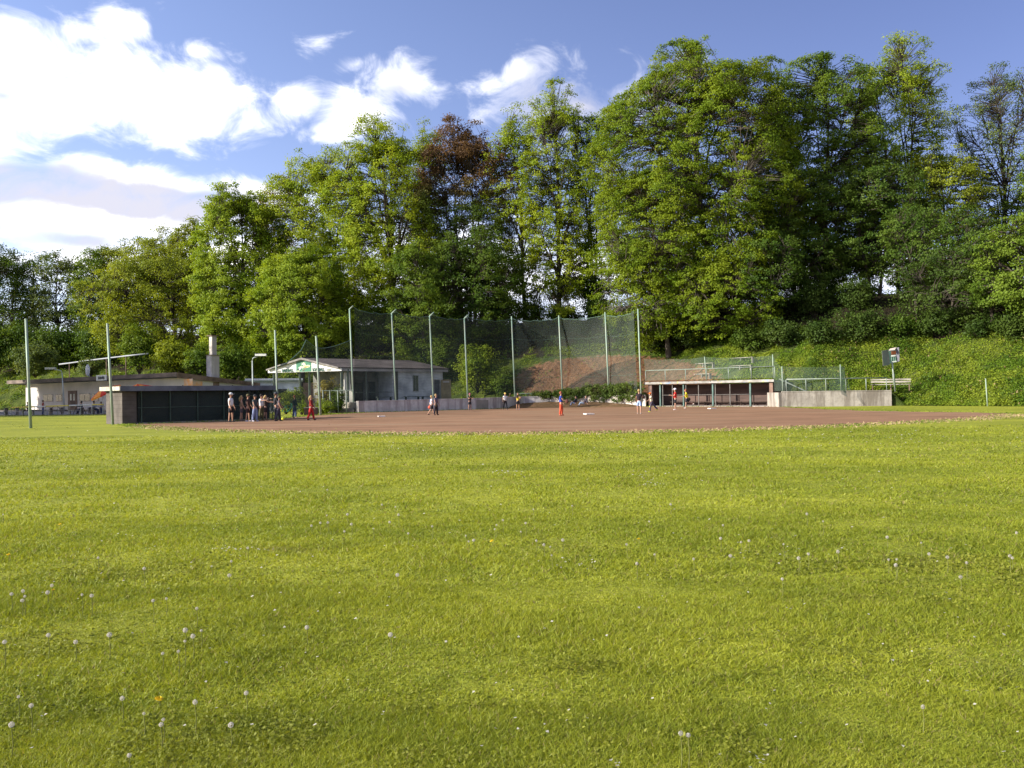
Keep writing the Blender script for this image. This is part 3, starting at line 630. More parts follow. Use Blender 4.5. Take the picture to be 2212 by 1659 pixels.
# small building behind the canopy
sb_ = thing('kiosk', 'small white flat roofed building seen through the open porch', 'building', (-27, 103, 0))
fk = frame2((-30.2, 102.0), (-25.0, 104.0))
part(sb_, 'wall', mwhite, (0, fk[3], 0, 3, 0, 3.35), fr=fk); part(sb_, 'roof', mat('kiosk_roof', (.34, .40, .30), .8, .2, 1), (-.5, fk[3] + .4, -.5, 3.3, 3.36, 3.52), fr=fk)
part(sb_, 'fascia', mgable, (-.5, fk[3] + .4, -.56, -.505, 3.50, 3.72), fr=fk); part(sb_, 'window', mglassd, (1.6, 4.2, -.03, -.003, 1.5, 2.5), fr=fk)
w2 = MB(); w2.wallseg((-24.6, 104.6), (-21.5, 106), .2, 0, 3.2); tag(w2.build('shed', mrust), 'dark red boarded shed wall behind the bushes', 'shed')

# ------------------------------------------------------------------ left restaurant
EL = at(15.6, 822, 120); ER = at(382, 805.6, 92); zE = (EL.z + ER.z) / 2
RA, RB = Vector((EL.x, EL.y)), Vector((ER.x, ER.y)); fr = frame2(RA, RB); L = fr[3]
rs = thing('restaurant', 'long low pale restaurant with a brown fascia and block chimney', 'restaurant', (-50, 106, 0))
mrw = mat('rest_wall', (.50, .47, .44), .9, .12, .5, .1, col2=(.42, .40, .38)); mrf = mat('rest_fascia', (.17, .135, .115), .9, .25, .5, .1, stretch=(1, 1, 3)); mwd = mat('wood_brown', (.16, .11, .08), .8, .3, 1.2)
WL = 3.2
# body: single pitch falling to the back
dn = fr[2]
def rp(s, t_, z): p = fr[0] + fr[1] * s + dn * t_; return (p.x, p.y, z)
T0, T1 = 1.1, 9.6; z0w, z1w = zE - .52, zE - .52 - .95
v = MB(); v.hexa([rp(WL, T0, 0), rp(L - .2, T0, 0), rp(L - .2, T1, 0), rp(WL, T1, 0), rp(WL, T0, z0w), rp(L - .2, T0, z0w), rp(L - .2, T1, z1w), rp(WL, T1, z1w)]); under(v.build('wall', mrw), rs)
v = MB(); v.hexa([rp(0, 0, zE - .40), rp(L, 0, zE - .40), rp(L, T1 + .4, zE - 1.42), rp(0, T1 + .4, zE - 1.42), rp(0, 0, zE - .05), rp(L, 0, zE - .05), rp(L, T1 + .4, zE - 1.14), rp(0, T1 + .4, zE - 1.14)]); under(v.build('roof', mroofb), rs)
v = MB(); obox(v, *fr[:3], -.05, L + .02, -.06, -.003, zE - .42, zE + .02); under(v.build('fascia', mrf), rs)
v = MB(); v.hexa([rp(L + .003, 0, zE - .55), rp(L + .08, 0, zE - .55), rp(L + .08, T1 + .4, zE - 1.5), rp(L + .003, T1 + .4, zE - 1.5), rp(L + .003, 0, zE + .02), rp(L + .08, 0, zE + .02), rp(L + .08, T1 + .4, zE - 1.1), rp(L + .003, T1 + .4, zE - 1.1)]); under(v.build('verge_board', mwd), rs)
def sx(x, off=T0):     # position along the front for a picture column
    d = ray(x, 860); o = fr[0] + dn * off; # solve o + d1*s on the ray
    return ((d.x * o.y - o.x)) / (fr[1].x - d.x * fr[1].y)
for k, (x0, x1, y0, y1) in enumerate(((94, 115, 849, 867), (121, 135, 849, 867), (172, 196, 847, 865), (199, 214, 847, 865))):
    s0, s1 = sx(x0), sx(x1); o = part(rs, 'window', mat('win_frame_r', (.42, .38, .33), .7), (s0, s1, T0 - .05, T0 - .003, 1.35, 2.35), fr=fr)
    g = MB(); obox(g, *fr[:3], s0 + .12, (s0 + s1) / 2 - .06, T0 - .07, T0 - .053, 1.45, 2.25); obox(g, *fr[:3], (s0 + s1) / 2 + .06, s1 - .12, T0 - .07, T0 - .053, 1.45, 2.25); under(g.build('pane', mglassd), rs)
dd = part(rs, 'door', mwd, (sx(148), sx(167), T0 - .08, T0 - .003, .30, 2.7), fr=fr)
for q0, q1 in ((153, 156), (160, 163)): part(rs, 'door_pane', MATS['banner'], (sx(q0), sx(q1), T0 - .10, T0 - .083, 1.5, 2.3), fr=fr)
for x in (217, 238, 176): part(rs, 'wall_joint', mwd, (sx(x), sx(x) + .06, T0 - .02, T0 - .003, .3, 1.3), fr=fr)
part(rs, 'round_sign', mwd, (sx(293), sx(309), T0 - .06, T0 - .003, 2.55, 3.1), fr=fr)
# side wall details (the short side that faces right)
s2 = frame2(fr[0] + fr[1] * (L - .2), fr[0] + fr[1] * (L - .2) + dn * T1)
part(rs, 'picture_sign', mat('picture_orange', (.50, .22, .06), .7, .5, 1.5, col2=(.55, .45, .38)), (sx(399), sx(417), T0 - .06, T0 - .003, 2.9, 3.6), fr=fr) if sx(399) < L else None
ps = MB(); 
for (a, b_, z0, z1, m_, nm_) in ((1.9, 3.0, 2.55, 3.35, MATS.get('picture_orange') or mat('picture_orange', (.50, .22, .06), .7, .5, 1.5, col2=(.55, .45, .38)), 'picture_sign'), (4.3, 5.0, 2.3, 3.25, mwd, 'window'), (.7, .8, 2.6, 2.95, mwd, 'wall_lamp'), (6.6, 6.7, 2.7, 2.95, mwd, 'wall_lamp')):
    v = MB(); o0 = s2[0]; obox(v, o0, s2[1], s2[2], a, b_, -.06, -.003, z0, z1); under(v.build(nm_, m_), rs)
# chimney
Cc = at(460, 800, 96.5); 
chx = []
v = MB(); v.box((Cc.x, Cc.y, 4.1), (1.0, .95, 4.2), -.7); cm = under(v.build('chimney', concrete('chim', (.44, .41, .38), (.32, .29, .27))), rs)
v = MB(); v.box((Cc.x + .02, Cc.y, 7.25), (.58, .55, 2.1), -.7); under(v.build('chimney_flue', MATS['chim']), rs)
v = MB(); v.box((Cc.x + .02, Cc.y, 8.34), (.95, .9, .08), -.7); under(v.build('chimney_cap', mwd), rs)
v = MB(); v.box((Cc.x, Cc.y, 6.21), (1.3, 1.1, .05), -.7); under(v.build('chimney_ledge', mwd), rs)
# roof sign, dish
sg = sx(212, -.1); v = MB(); obox(v, *fr[:3], sx(209, -.1), sx(231, -.1), -.14, -.08, zE - .50, zE + .14); sgo = under(v.build('name_board', mgable), rs)
pp = rp((sx(209, -.1) + sx(231, -.1)) / 2, -.16, zE - .34); text('ZAHRADKA', .42, pp, (fr[1].x, fr[1].y, 0), (0, 0, 1), MATS['letter_grey'] if False else mat('letter_dark', (.10, .10, .11), .7), rs, sx=.72)
Dp = at(189.5, 800, 112); dsh = MB(); dsh.ell(Dp, (.42, .12, .75), 14, 8, Matrix.Rotation(-.5, 3, 'Z')); dsh.tube([Dp + Vector((.1, .1, 0)), (Dp.x + .1, Dp.y + .3, zE - .5)], .04, 6)
tag(dsh.build('satellite_dish', mat('dish', (.7, .7, .72), .5), smooth=True), 'white satellite dish above the restaurant roof edge', 'satellite dish')

# ------------------------------------------------------------------ street lamps, pipe
mlamp = mat('lamp_grey', (.42, .46, .46), .5, .1, 1)
def lamp(xb, yb, xt, yt, xa, ya, Y, label):
    b = at(xb, yb, Y); b.z = max(0, min(b.z, .4)); tp = at(xt, yt, Y); hd = at(xa, ya, Y)
    r = thing('street_lamp', label, 'street lamp', b, 'grey street lamps')
    v = MB(); v.tube([b, tp], [.09, .055], 8); under(v.build('pole', mlamp, smooth=True), r)
    v = MB(); q = tp + Vector((0, 0, .25)); v.tube([tp, tp.lerp(q, .8) + (hd - tp) * .1, tp + (hd - tp) * .5 + Vector((0, 0, .18)), hd], .045, 6); under(v.build('arm', mlamp, smooth=True), r)
    v = MB(); dx = (hd - tp).normalized(); v.box(hd + dx * .5 - Vector((0, 0, .03)), (1.15, .32, .22), math.atan2(dx.y, dx.x)); under(v.build('lamp_head', mat('lamp_head', (.6, .6, .58), .4)), r)
lamp(139, 886, 134, 806, 118, 799, 100, 'street lamp in front of the restaurant door, arm pointing left')
lamp(547, 880, 545, 779, 555, 772, 92, 'street lamp right of the block chimney, arm pointing right')
pts = [at(x, y, Y) for x, y, Y in ((128, 787, 128.3), (150, 784.5, 127.5), (185, 779.5, 126), (230, 774, 124), (272, 769, 121), (320, 764, 119))]
if len(pts) > 1:
    r = thing('pipe', 'long pale pipe running across the slope above the restaurant', 'pipe', pts[0])
    v = MB(); v.tube(pts, .11, 10); under(v.build('pipe_run', mat('pipe_pale', (.26, .28, .31), .5, .1, 1), smooth=True), r)
    for p in pts[1:-1]:
        v = MB(); v.tube([p - Vector((0, 0, 0.1)), (p.x, p.y, hz(p.x, p.y) - .2)], .08, 6); under(v.build('support', mwd), r)
# ------------------------------------------------------------------ trees
rng = np.random.default_rng(11)
mbark = mat('bark', (.055, .046, .036), .95, .3, 1.5, .4, .1, (1, 1, .3), col2=(.035, .03, .025)); mbarkp = mat('bark_pale', (.075, .065, .052), .9, .3, 1.2, .3, .1, (1, 1, .4), col2=(.10, .085, .07))
LM = {
 'bright': leafmat('leaf_bright', (0.135, 0.215, 0.015), (0.265, 0.335, 0.028)),
 'yellow': leafmat('leaf_yellow', (.155, .235, .013), (.310, .370, .026)) if 1 else ((0.155, 0.195, 0.011), (0.324, 0.323, 0.020)),
 'green': leafmat('leaf_green', (0.074, 0.134, 0.015), (0.155, 0.220, 0.024)),
 'beech': leafmat('leaf_beech', (0.088, 0.152, 0.009), (0.196, 0.250, 0.015)),
 'olive': leafmat('leaf_olive', (.135, .180, .013), (.255, .295, .026)) if 1 else ((0.135, 0.152, 0.011), (0.257, 0.244, 0.022)),
 'brownish': leafmat('leaf_brownish', (0.162, 0.134, 0.033), (0.230, 0.201, 0.039)),
 'copper': leafmat('leaf_copper', (0.054, 0.098, 0.015), (0.115, 0.159, 0.024), big=((0.130, 0.078, 0.040), 25.0, 31.0)),
 'shade': leafmat('leaf_painted_shade', (.030, .060, .010), (.065, .100, .016), trans=.3),  # shade on the low growth put into the leaf colour
 'dark': leafmat('leaf_dark', (0.047, 0.098, 0.013), (0.101, 0.152, 0.020)),
 'bluish': leafmat('leaf_bluish', (0.081, 0.128, 0.039), (0.149, 0.183, 0.055)),
 'lawnweed': leafmat('leaf_lawnweed', (.125, .150, .018), (.225, .235, .032), trans=.35), 'fringe': leafmat('leaf_fringe', (.26, .22, .08), (.40, .30, .17), trans=.2),
 'straw': leafmat('leaf_straw', (.16, .11, .05), (.30, .23, .11), trans=.2),
 'weed': leafmat('leaf_weed', (0.081, 0.152, 0.011), (0.203, 0.250, 0.022), trans=.3),
 'ivy': leafmat('leaf_ivy', (0.068, 0.116, 0.024), (0.169, 0.213, 0.044), trans=.3),
}
def leaf_quads(P, nrmv, L, Wd, r):
    n = len(P); a = np.cross(nrmv, r.normal(size=(n, 3))); a /= np.linalg.norm(a, axis=1)[:, None] + 1e-9
    b = np.cross(nrmv, a); b /= np.linalg.norm(b, axis=1)[:, None] + 1e-9
    l = (L * r.uniform(.6, 1.3, n))[:, None] / 2; w = (Wd * r.uniform(.6, 1.3, n))[:, None] / 2
    V = np.stack([P - a * l, P - b * w + a * l * .15, P + a * l, P + b * w + a * l * .15], 1).reshape(-1, 3)
    return V, np.arange(4 * n).reshape(-1, 4)
def clump_leaves(C, rad, per, L, Wd, r, up=.5, flat=.55, droop=0.0, center=None):
    n = len(C); k = np.repeat(np.arange(n), per); m = len(k)
    d = r.normal(size=(m, 3)); d /= np.linalg.norm(d, axis=1)[:, None]; rr = r.uniform(0, 1, m) ** .45
    o = d * rr[:, None] * rad[k][:, None]; o[:, 2] *= flat
    outw = C[k] - center; outw[:, 2] *= .3; outw /= np.linalg.norm(outw, axis=1)[:, None] + 1e-6
    if droop:
        o[:, 2] -= droop * (o * outw).sum(1)
    P = C[k] + o
    nv = np.array([0, 0, up]) + outw * .6 + r.normal(size=(m, 3)) * .6 + d * .3
    nv /= np.linalg.norm(nv, axis=1)[:, None]
    return leaf_quads(P, nv, L, Wd, r)
def vnoise(D, f, seed):
    return np.array([noise.noise(Vector((d[0] * f + seed * 3.1, d[1] * f - seed * 1.7, d[2] * f + seed))) for d in D])
def seat(px, y, Y):
    if Y is None:
        h = hillhit(px, y); return h.y if h is not None else 105
    return Y
def make_tree(px, yt, wpx, yb, Y, kind, label, stems=1, dens=1.0, leaf=.27, per=42, crad=.85, prof='round', tr=.32, bark=None, name='tree', group='trees along the top of the bank', low=0.0, seed=0, basepx=None, hollow=.25, flat=.55, droop=0.0, twig=True, yb2=None, ry=.85, rag=.35, yseat=None):
    Y = seat(basepx or px, yseat or yb, Y); r = np.random.default_rng(abs(seed * 7 + int(px))); random.seed(seed * 13 + int(px))
    top = at(px, yt, Y); X = top.x; bx = at(basepx, yb, Y).x if basepx is not None else X
    zb = hz(bx, Y, 0.0); bot = at(px, yb, Y).z; bot = max(bot, zb + .2)
    rx = wpx * 1.24 / F * Y; rz = (top.z - bot) / 2; cz = (top.z + bot) / 2; cen = np.array([X, Y, cz])
    area = 2 * math.pi * rx * (1 + ry) / 2 * 2 * rz + 2 * math.pi * rx * rx * ry
    n = int(area * 1.15 * dens / (crad ** 1.6))
    tt = r.uniform(-1, 1, n); th = r.uniform(0, 2 * math.pi, n)
    pw_ = {'round': 2.9, 'tall': 2.9, 'cone': 1.5, 'broadlow': 2.4, 'vase': 2.6, 'dome': 3.4}[prof]
    hr = np.clip(1 - np.abs(tt) ** pw_, 0, 1) ** .5
    hr = np.where(tt < 0, np.clip(1 - np.abs(tt) ** (1.6 if prof == 'vase' else 3.2), 0, 1) ** .5, hr)
    if prof == 'cone': hr = np.where(tt > -.2, np.clip(1 - (tt + .2) / 1.2, 0, 1) ** .72, hr)
    if prof == 'broadlow': hr = hr * (1 - .25 * (tt + 1) / 2)
    D = np.stack([np.cos(th) * hr, np.sin(th) * hr, tt], 1)
    rr = np.where(r.uniform(size=n) < hollow, r.uniform(.2, .75, n), r.uniform(.78, 1.0, n))
    lump = 1 - rag * .15 + rag * 1.1 * vnoise(D, 1.9, seed + px * .01) + rag * .9 * vnoise(D, 4.2, seed + 9)
    k = rr * np.clip(lump, .68, 1.22)
    zt_ = np.where(np.abs(tt) > .8, np.clip(lump, .8, 1.1), 1.0)
    C = np.stack([D[:, 0] * rx * k, D[:, 1] * rx * ry * k, tt * rz * zt_ * .97], 1) + cen
    gnd_ = np.array([hz(c[0], c[1], 0) for c in C]); C[:, 2] = np.maximum(C[:, 2], gnd_ + .5)
    gap = vnoise(C * .33, 1.0, seed + 5); C = C[gap > -.22 / max(.5, dens)]
    rad = crad * r.uniform(.65, 1.3, len(C))
    # ------ skeleton
    root = thing(name, label, 'tree', (bx, Y, zb), group)
    H = top.z - zb; base = Vector((bx, Y, zb - .3)); tb = MB(); paths = []
    for s in range(stems):
        a = 2 * math.pi * s / max(1, stems) + r.uniform(0, 1); sp = (.0 if stems == 1 else .35 + .1 * stems)
        b0 = base + Vector((math.cos(a) * sp, math.sin(a) * sp, 0)); tx = X + (math.cos(a) * rx * .35 if stems > 1 else r.uniform(-.1, .1) * rx)
        e_ = Vector((tx, Y + (math.sin(a) * rx * .3 if stems > 1 else 0), zb + H * (.80 if stems == 1 else r.uniform(.68, .82))))
        pts = []; 
        for i in range(9):
            u = i / 8; p = b0.lerp(e_, u ** 1.0); p = p + Vector((noise.noise(Vector((u * 2.3, seed, s))), noise.noise(Vector((u * 2.3, seed + 5, s))), 0)) * .9 * u * (1.2 - u) * 2.2
            p.x += (bx - X) * 0; pts.append(p)
        r0 = tr * (1 if stems == 1 else .7); rads = [r0 * (1.35 if i == 0 else (1 - .82 * (i / 8) ** .9)) for i in range(9)]
        tb.tube(pts, rads, 8); paths.append((pts, rads))
    nodes = []; nrad = []
    for pts, rads in paths:
        for i in range(2, 9): nodes.append(pts[i]); nrad.append(rads[i])
    # main limbs to spread targets
    nl = int(10 + 10 * min(1.6, rx / 6)); idx = r.choice(len(C), min(nl * 3, len(C)), replace=False); limbs = []
    chosen = []
    for ci in idx:
        p = C[ci]
        if all(np.linalg.norm(p - q) > .75 * rx * .75 for q in chosen): chosen.append(p)
        if len(chosen) >= nl: break
    for p in chosen:
        T = Vector(cen + (p - cen) * .82); pts0, rads0 = paths[r.integers(len(paths))]
        zt = zb + (T.z - zb) * r.uniform(.45, .72); zt = max(zt, zb + .18 * H)
        j = min(range(1, 8), key=lambda i: abs(pts0[i].z - zt)); s0 = pts0[j]; q = []
        mid = s0.lerp(T, .5) + Vector((0, 0, (T - s0).length * (.10 if not droop else .16)))
        for i in range(6):
            u = i / 5; w = s0.lerp(mid, u).lerp(mid.lerp(T, u), u); q.append(w + Vector((random.uniform(-1, 1), random.uniform(-1, 1), random.uniform(-1, 1))) * .16 * (u > 0))
        ra_ = min(rads0[j] * .62, .17 * (rx / 5) ** .5); rr_ = [ra_ * (1 - .72 * i / 5) for i in range(6)]
        tb.tube(q, rr_, 6, cap=False)
        for i in range(1, 6):
            nodes.append(q[i]); nrad.append(rr_[i]); nodes.append(q[i].lerp(q[i - 1], .5)); nrad.append(rr_[i])
    NA = np.array([tuple(p) for p in nodes])
    if twig:
        use = np.zeros(len(NA))
        for ci in range(len(C)):
            d2 = use * .8 + ((NA - C[ci]) ** 2 * np.array([1, 1, 1.0])).sum(1) + np.where(NA[:, 2] > C[ci][2] + .5, 6, 0); j = int(d2.argmin()); use[j] += 1; s0 = Vector(NA[j]); T = Vector(C[ci])
            if (T - s0).length < .4: continue
            mid = s0.lerp(T, .5) + Vector((random.uniform(-.25, .25), random.uniform(-.25, .25), random.uniform(-.1, .35)))
            tb.tube([s0, mid, T], [min(.06, nrad[j] * .6), .038, .018], 4, cap=False)
    under(tb.build('trunk', bark or mbark, smooth=True), root)
    V, Fq = clump_leaves(C, rad, int(per * 1.4), leaf * .84, leaf * .6, r, center=cen, flat=flat, droop=droop)
    V[:, 2] = np.maximum(V[:, 2], zb - 1)
    cr = npmesh('crown', V, Fq, LM[kind]); under(cr, root)
    return root
T_ = [
 (28, 545, 46, 775, 160, 'bluish', 'thin dark tree at the far left with sky showing through', dict(dens=.62, prof='tall', per=26, stems=1, crad=1.2, leaf=.38)),
 (-40, 530, 80, 780, 158, 'dark', 'dark tree cut by the left edge of the picture', dict(dens=.8, crad=1.3, leaf=.38, per=30)),
 (75, 548, 35, 770, 166, 'dark', 'narrow dark tree second from the left edge', dict(dens=.6, prof='tall', crad=1.2, leaf=.38, per=26)),
 (125, 548, 46, 770, 158, 'bluish', 'dark airy tree with a round head left of the pale green ones', dict(dens=.72, prof='tall', per=28, crad=1.2, leaf=.38)),
 (178, 556, 30, 770, 168, 'bluish', 'thin grey green tree between the dark ones and the pale ones', dict(dens=.5, prof='tall', crad=1.1, leaf=.36, per=26)),
 (215, 540, 50, 775, 158, 'green', 'light green tree above the restaurant roof sign', dict(dens=.9, crad=1.2, leaf=.36, per=34)),
 (272, 514, 62, 740, 160, 'olive', 'pale yellow green tree with a thin open top', dict(dens=.75, prof='tall', crad=1.2, leaf=.36, per=26, rag=.5)),
 (345, 500, 60, 700, 158, 'olive', 'pale olive tree behind the broad golden one', dict(dens=.8, crad=1.2, leaf=.36, per=28, rag=.5)),
 (345, 545, 128, 792, 134, 'olive', 'broad golden green oak with dark spreading limbs left of the chimney', dict(dens=.85, prof='round', crad=1.0, leaf=.32, per=36, tr=.5, basepx=395)),
 (405, 462, 62, 700, 146, 'olive', 'olive tree with a pointed top behind the oak', dict(dens=.9, prof='cone', crad=1.1, leaf=.34, per=32)),
 (515, 408, 88, 790, 124, 'bright', 'dense bright green maple behind the block chimney', dict(dens=1.2, prof='round', crad=1.0, leaf=.32, per=50, tr=.4)),
 (602, 388, 50, 700, 142, 'brownish', 'thin brownish tree top between two green maples', dict(dens=.6, prof='tall', crad=1.0, leaf=.32, per=24)),
 (690, 332, 105, 780, 127, 'yellow', 'tall yellow green oak left of the one with the dark trunk', dict(dens=1.0, crad=1.05, leaf=.31, per=42, tr=.45, stems=2)),
 (650, 530, 100, 782, 114, 'bright', 'low spreading maple over the club house gable', dict(dens=1.2, prof='broadlow', crad=.9, leaf=.29, per=46)),
 (825, 258, 95, 740, 120, 'yellow', 'tall yellow green oak whose thick dark trunk shows above the club house', dict(dens=1.1, prof='tall', crad=.95, leaf=.29, per=38, tr=.62, basepx=862, rag=.5)),
 (915, 276, 45, 700, 128, 'yellow', 'narrow pale green tree left of the copper one', dict(dens=.8, prof='tall', crad=.95, leaf=.29, per=34)),
 (905, 520, 62, 780, 113, 'green', 'leafy young tree above the club house roof', dict(dens=1.0, crad=.85, leaf=.28, per=40)),
 (1000, 268, 100, 720, 122, 'copper', 'large tree with a copper red top and dark green lower half', dict(dens=1.05, prof='round', crad=.95, leaf=.29, per=42, stems=4, tr=.4, rag=.4)),
 (1015, 500, 95, 760, 116, 'dark', 'dark green tree below the copper topped one', dict(dens=.9, crad=.9, leaf=.28, per=36, stems=3)),
 (1112, 240, 52, 640, 119, 'yellow', 'slender yellow green tree with a curved stem right of the copper one', dict(dens=.7, prof='vase', crad=.85, leaf=.28, per=30, rag=.5, basepx=1135)),
 (1200, 188, 72, 700, 118, 'yellow', 'tall airy yellow green tree with a wispy top in the gap', dict(dens=.9, prof='tall', crad=.8, leaf=.27, per=32, rag=.6, tr=.38)),
 (1275, 262, 48, 690, 120, 'dark', 'narrow dark tree left of the huge beech', dict(dens=.75, prof='tall', crad=.85, leaf=.28, per=30, stems=3, tr=.35)),
 (1508, 115, 190, 700, 107, 'beech', 'huge round headed beech, the tallest tree right of the net', dict(dens=1.15, prof='dome', crad=.9, leaf=.27, per=52, tr=.6, basepx=1548, droop=.2, flat=.5, rag=.28, bark=mbarkp)),
 (1405, 330, 105, 745, 103, 'beech', 'drooping beech with low sprays over the end of the net', dict(dens=.62, prof='broadlow', crad=.85, leaf=.26, per=38, tr=.30, basepx=1445, droop=.25, flat=.42, bark=mbarkp, stems=1)),
 (1560, 560, 115, 745, 100, 'beech', 'low beech boughs hanging over the right dugout', dict(dens=.55, prof='broadlow', crad=.8, leaf=.26, per=38, tr=.22, droop=.25, flat=.42, basepx=1600)),
 (1780, 138, 122, 690, 108, 'green', 'dense green maple right of the huge beech', dict(dens=1.05, prof='round', crad=.95, leaf=.28, per=44, tr=.42, basepx=1775, flat=.42)),
 (1715, 380, 95, 660, None, 'dark', 'lower green maple filling the gap beside the beech', dict(dens=.75, crad=.9, leaf=.27, per=38, flat=.42, stems=2, tr=.3)),
 (1940, 92, 88, 600, 113, 'yellow', 'tallest airy tree at the right with an olive pointed head', dict(dens=.95, prof='round', crad=.85, leaf=.27, per=28, stems=2, tr=.42, rag=.5)),
 (1885, 350, 100, 600, 103, 'dark', 'dark green tree in front of the twin trunks', dict(dens=.7, crad=.9, leaf=.27, per=36, flat=.42, stems=2, tr=.3)),
 (2040, 320, 82, 610, 105, 'olive', 'olive brown maple with layered sprays at the right', dict(dens=.75, crad=.85, leaf=.27, per=36, flat=.35, tr=.25)),
 (2165, 155, 92, 600, 112, 'bluish', 'thinly leaved tree with fine branches at the right edge', dict(dens=.8, prof='round', crad=.8, leaf=.24, per=17, tr=.42, rag=.4)),
 (2205, 470, 85, 690, None, 'green', 'leafy maple boughs at the right edge', dict(yseat=730, dens=.9, crad=.85, leaf=.27, per=36, flat=.4)),
 (2330, 250, 110, 700, 102, 'green', 'tree beyond the right edge', dict(dens=.9, crad=1.0, leaf=.3, per=38)),
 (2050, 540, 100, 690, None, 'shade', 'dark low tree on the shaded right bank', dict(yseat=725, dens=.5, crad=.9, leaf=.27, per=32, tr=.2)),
]
for k, (px, yt, w, yb, Y, kd, lb, kw) in enumerate(T_): make_tree(px, yt, w, yb, Y, kd, lb, seed=k + 1, **kw)
# unseen trees added at the left to cast shade on the restaurant front
for k, (X, Y) in enumerate(((-62, 86), (-66, 91), (-70, 96.5), (-74, 101.5), (-78, 107))):
    px = 1106 + X * F / Y; hy = 850 - (px - 1106) * .01396
    make_tree(px, hy - 17.4 * F / Y, 4.4 * F / Y, hy - 3 * F / Y, Y, 'green', ['nearest added shade tree of the row outside the left edge', 'second added shade tree of the row outside the left edge', 'middle added shade tree of the row outside the left edge', 'fourth added shade tree of the row outside the left edge', 'farthest added shade tree of the row outside the left edge'][k], seed=70 + k, dens=2.0, crad=1.2, leaf=.5, per=40, hollow=.4, group='added shade trees left of the restaurant')

for k, (px, yt, yb) in enumerate(((1662, 500, 735), (1975, 440, 690), (2085, 450, 695), (2140, 500, 705))):
    h = hillhit(px, yb); Y = h.y
    make_tree(px, yt, 60, yt + 170, Y, 'dark', ['slim tree right of the beech trunk', 'slim tree just right of the twin trunks', 'slim tree under the olive brown maple', 'slim tree below the thinly leaved tree'][k], seed=90 + k, dens=.6, crad=.75, leaf=.26, per=26, tr=.2, group='slim trees on the shaded slope', yseat=yb)
# ------------------------------------------------------------------ bushes
def bush(px, yt, wpx, yb, Y, kind, label, dens=1.2, leaf=.2, per=34, crad=.5, name='bush', cat='bush', group=None, ry=.8, sinkz=None):
    Y = seat(px, yb, Y); r = np.random.default_rng(abs(int(px * 3 + yt))); top = at(px, yt, Y); X = top.x; bot = at(px, yb, Y).z; rx = wpx / F * Y; rz = (top.z - bot) / 2 + .1
    n = max(8, int(9 * dens * (rx * rx * ry + rx * rz) / crad ** 1.4)); D = r.normal(size=(n, 3)); D /= np.linalg.norm(D, axis=1)[:, None]
    k = r.uniform(.35, 1, n) * (1 + .35 * vnoise(D, 2.0, px * .1)); C = D * k[:, None] * np.array([rx, rx * ry, rz]) + np.array([X, Y, (top.z + bot) / 2])
    g = hz(X, Y, 0); g = max(g, 0); V, Fq = clump_leaves(C, crad * r.uniform(.6, 1.3, n), per, leaf, leaf * .7, r, center=np.array([X, Y, bot]), flat=.7)
    root = thing(name, label, cat, (X, Y, min(bot, bot)), group); under(npmesh('foliage', V, Fq, LM[kind]), root)
    tb = MB(); b0 = Vector((X, Y, bot - .3))
    for i in range(min(n, 26)): tb.tube([b0, b0.lerp(Vector(C[i]), .5) + Vector((0, 0, .15)), C[i]], [.05, .03, .012], 4, cap=False)
    under(tb.build('stem', mbark), root); return root
bush(75, 738, 46, 812, 132, 'bluish', 'round grey green young tree above the left end of the restaurant', crad=.8, leaf=.3)
bush(195, 775, 26, 812, 126, 'bluish', 'pale shrub behind the satellite dish', crad=.7, leaf=.28)
bush(300, 700, 40, 805, 124, 'green', 'tall green shrub over the middle of the restaurant roof', crad=.8, leaf=.28)
bush(372, 735, 45, 806, 118, 'olive', 'olive shrub left of the block chimney', crad=.8, leaf=.28)
bush(430, 745, 30, 812, 112, 'green', 'green shrub touching the chimney on its left', crad=.7, leaf=.26)
bush(505, 740, 45, 820, 112, 'green', 'green shrub between the chimney and the street lamp', crad=.7, leaf=.26)
bush(575, 720, 40, 815, 114, 'bright', 'bright shrub behind the left slope of the gable roof', crad=.7, leaf=.26)
bush(885, 745, 35, 786, 113, 'bright', 'light green shrub peeping over the club house ridge', crad=.6, leaf=.24)
bush(955, 725, 32, 800, 110, 'green', 'green shrub behind the right hip of the club house roof', crad=.7, leaf=.24)
bush(1030, 745, 45, 845, 106.5, 'bright', 'bright shrub right of the tan door', crad=.7, leaf=.24)
bush(1085, 790, 25, 850, 105, 'green', 'small shrub left of the bare soil', crad=.5, leaf=.2)
bush(1015, 690, 60, 760, 117, 'green', 'shrub behind the net above the tan door', crad=.8, leaf=.26)
bush(1290, 640, 30, 690, 116, 'dark', 'dark shrub under the narrow dark tree', crad=.7, leaf=.24)
bush(1145, 645, 40, 700, 118, 'dark', 'dark shrub in the gap beneath the slender tree', crad=.8, leaf=.24)
bush(1215, 660, 45, 700, 119, 'dark', 'dark shrub at the foot of the airy tree', crad=.8, leaf=.24)
bush(1080, 640, 45, 700, 118, 'dark', 'dark shrub below the copper topped tree', crad=.8, leaf=.24)
bush(870, 640, 60, 740, 117, 'dark', 'dark shrub at the thick oak trunk', crad=.9, leaf=.26)
bush(960, 650, 60, 745, 117, 'dark', 'dark shrub left of the copper topped tree foot', crad=.9, leaf=.26)
bush(780, 650, 60, 760, 116, 'green', 'green shrub above the club house ridge', crad=.9, leaf=.26)
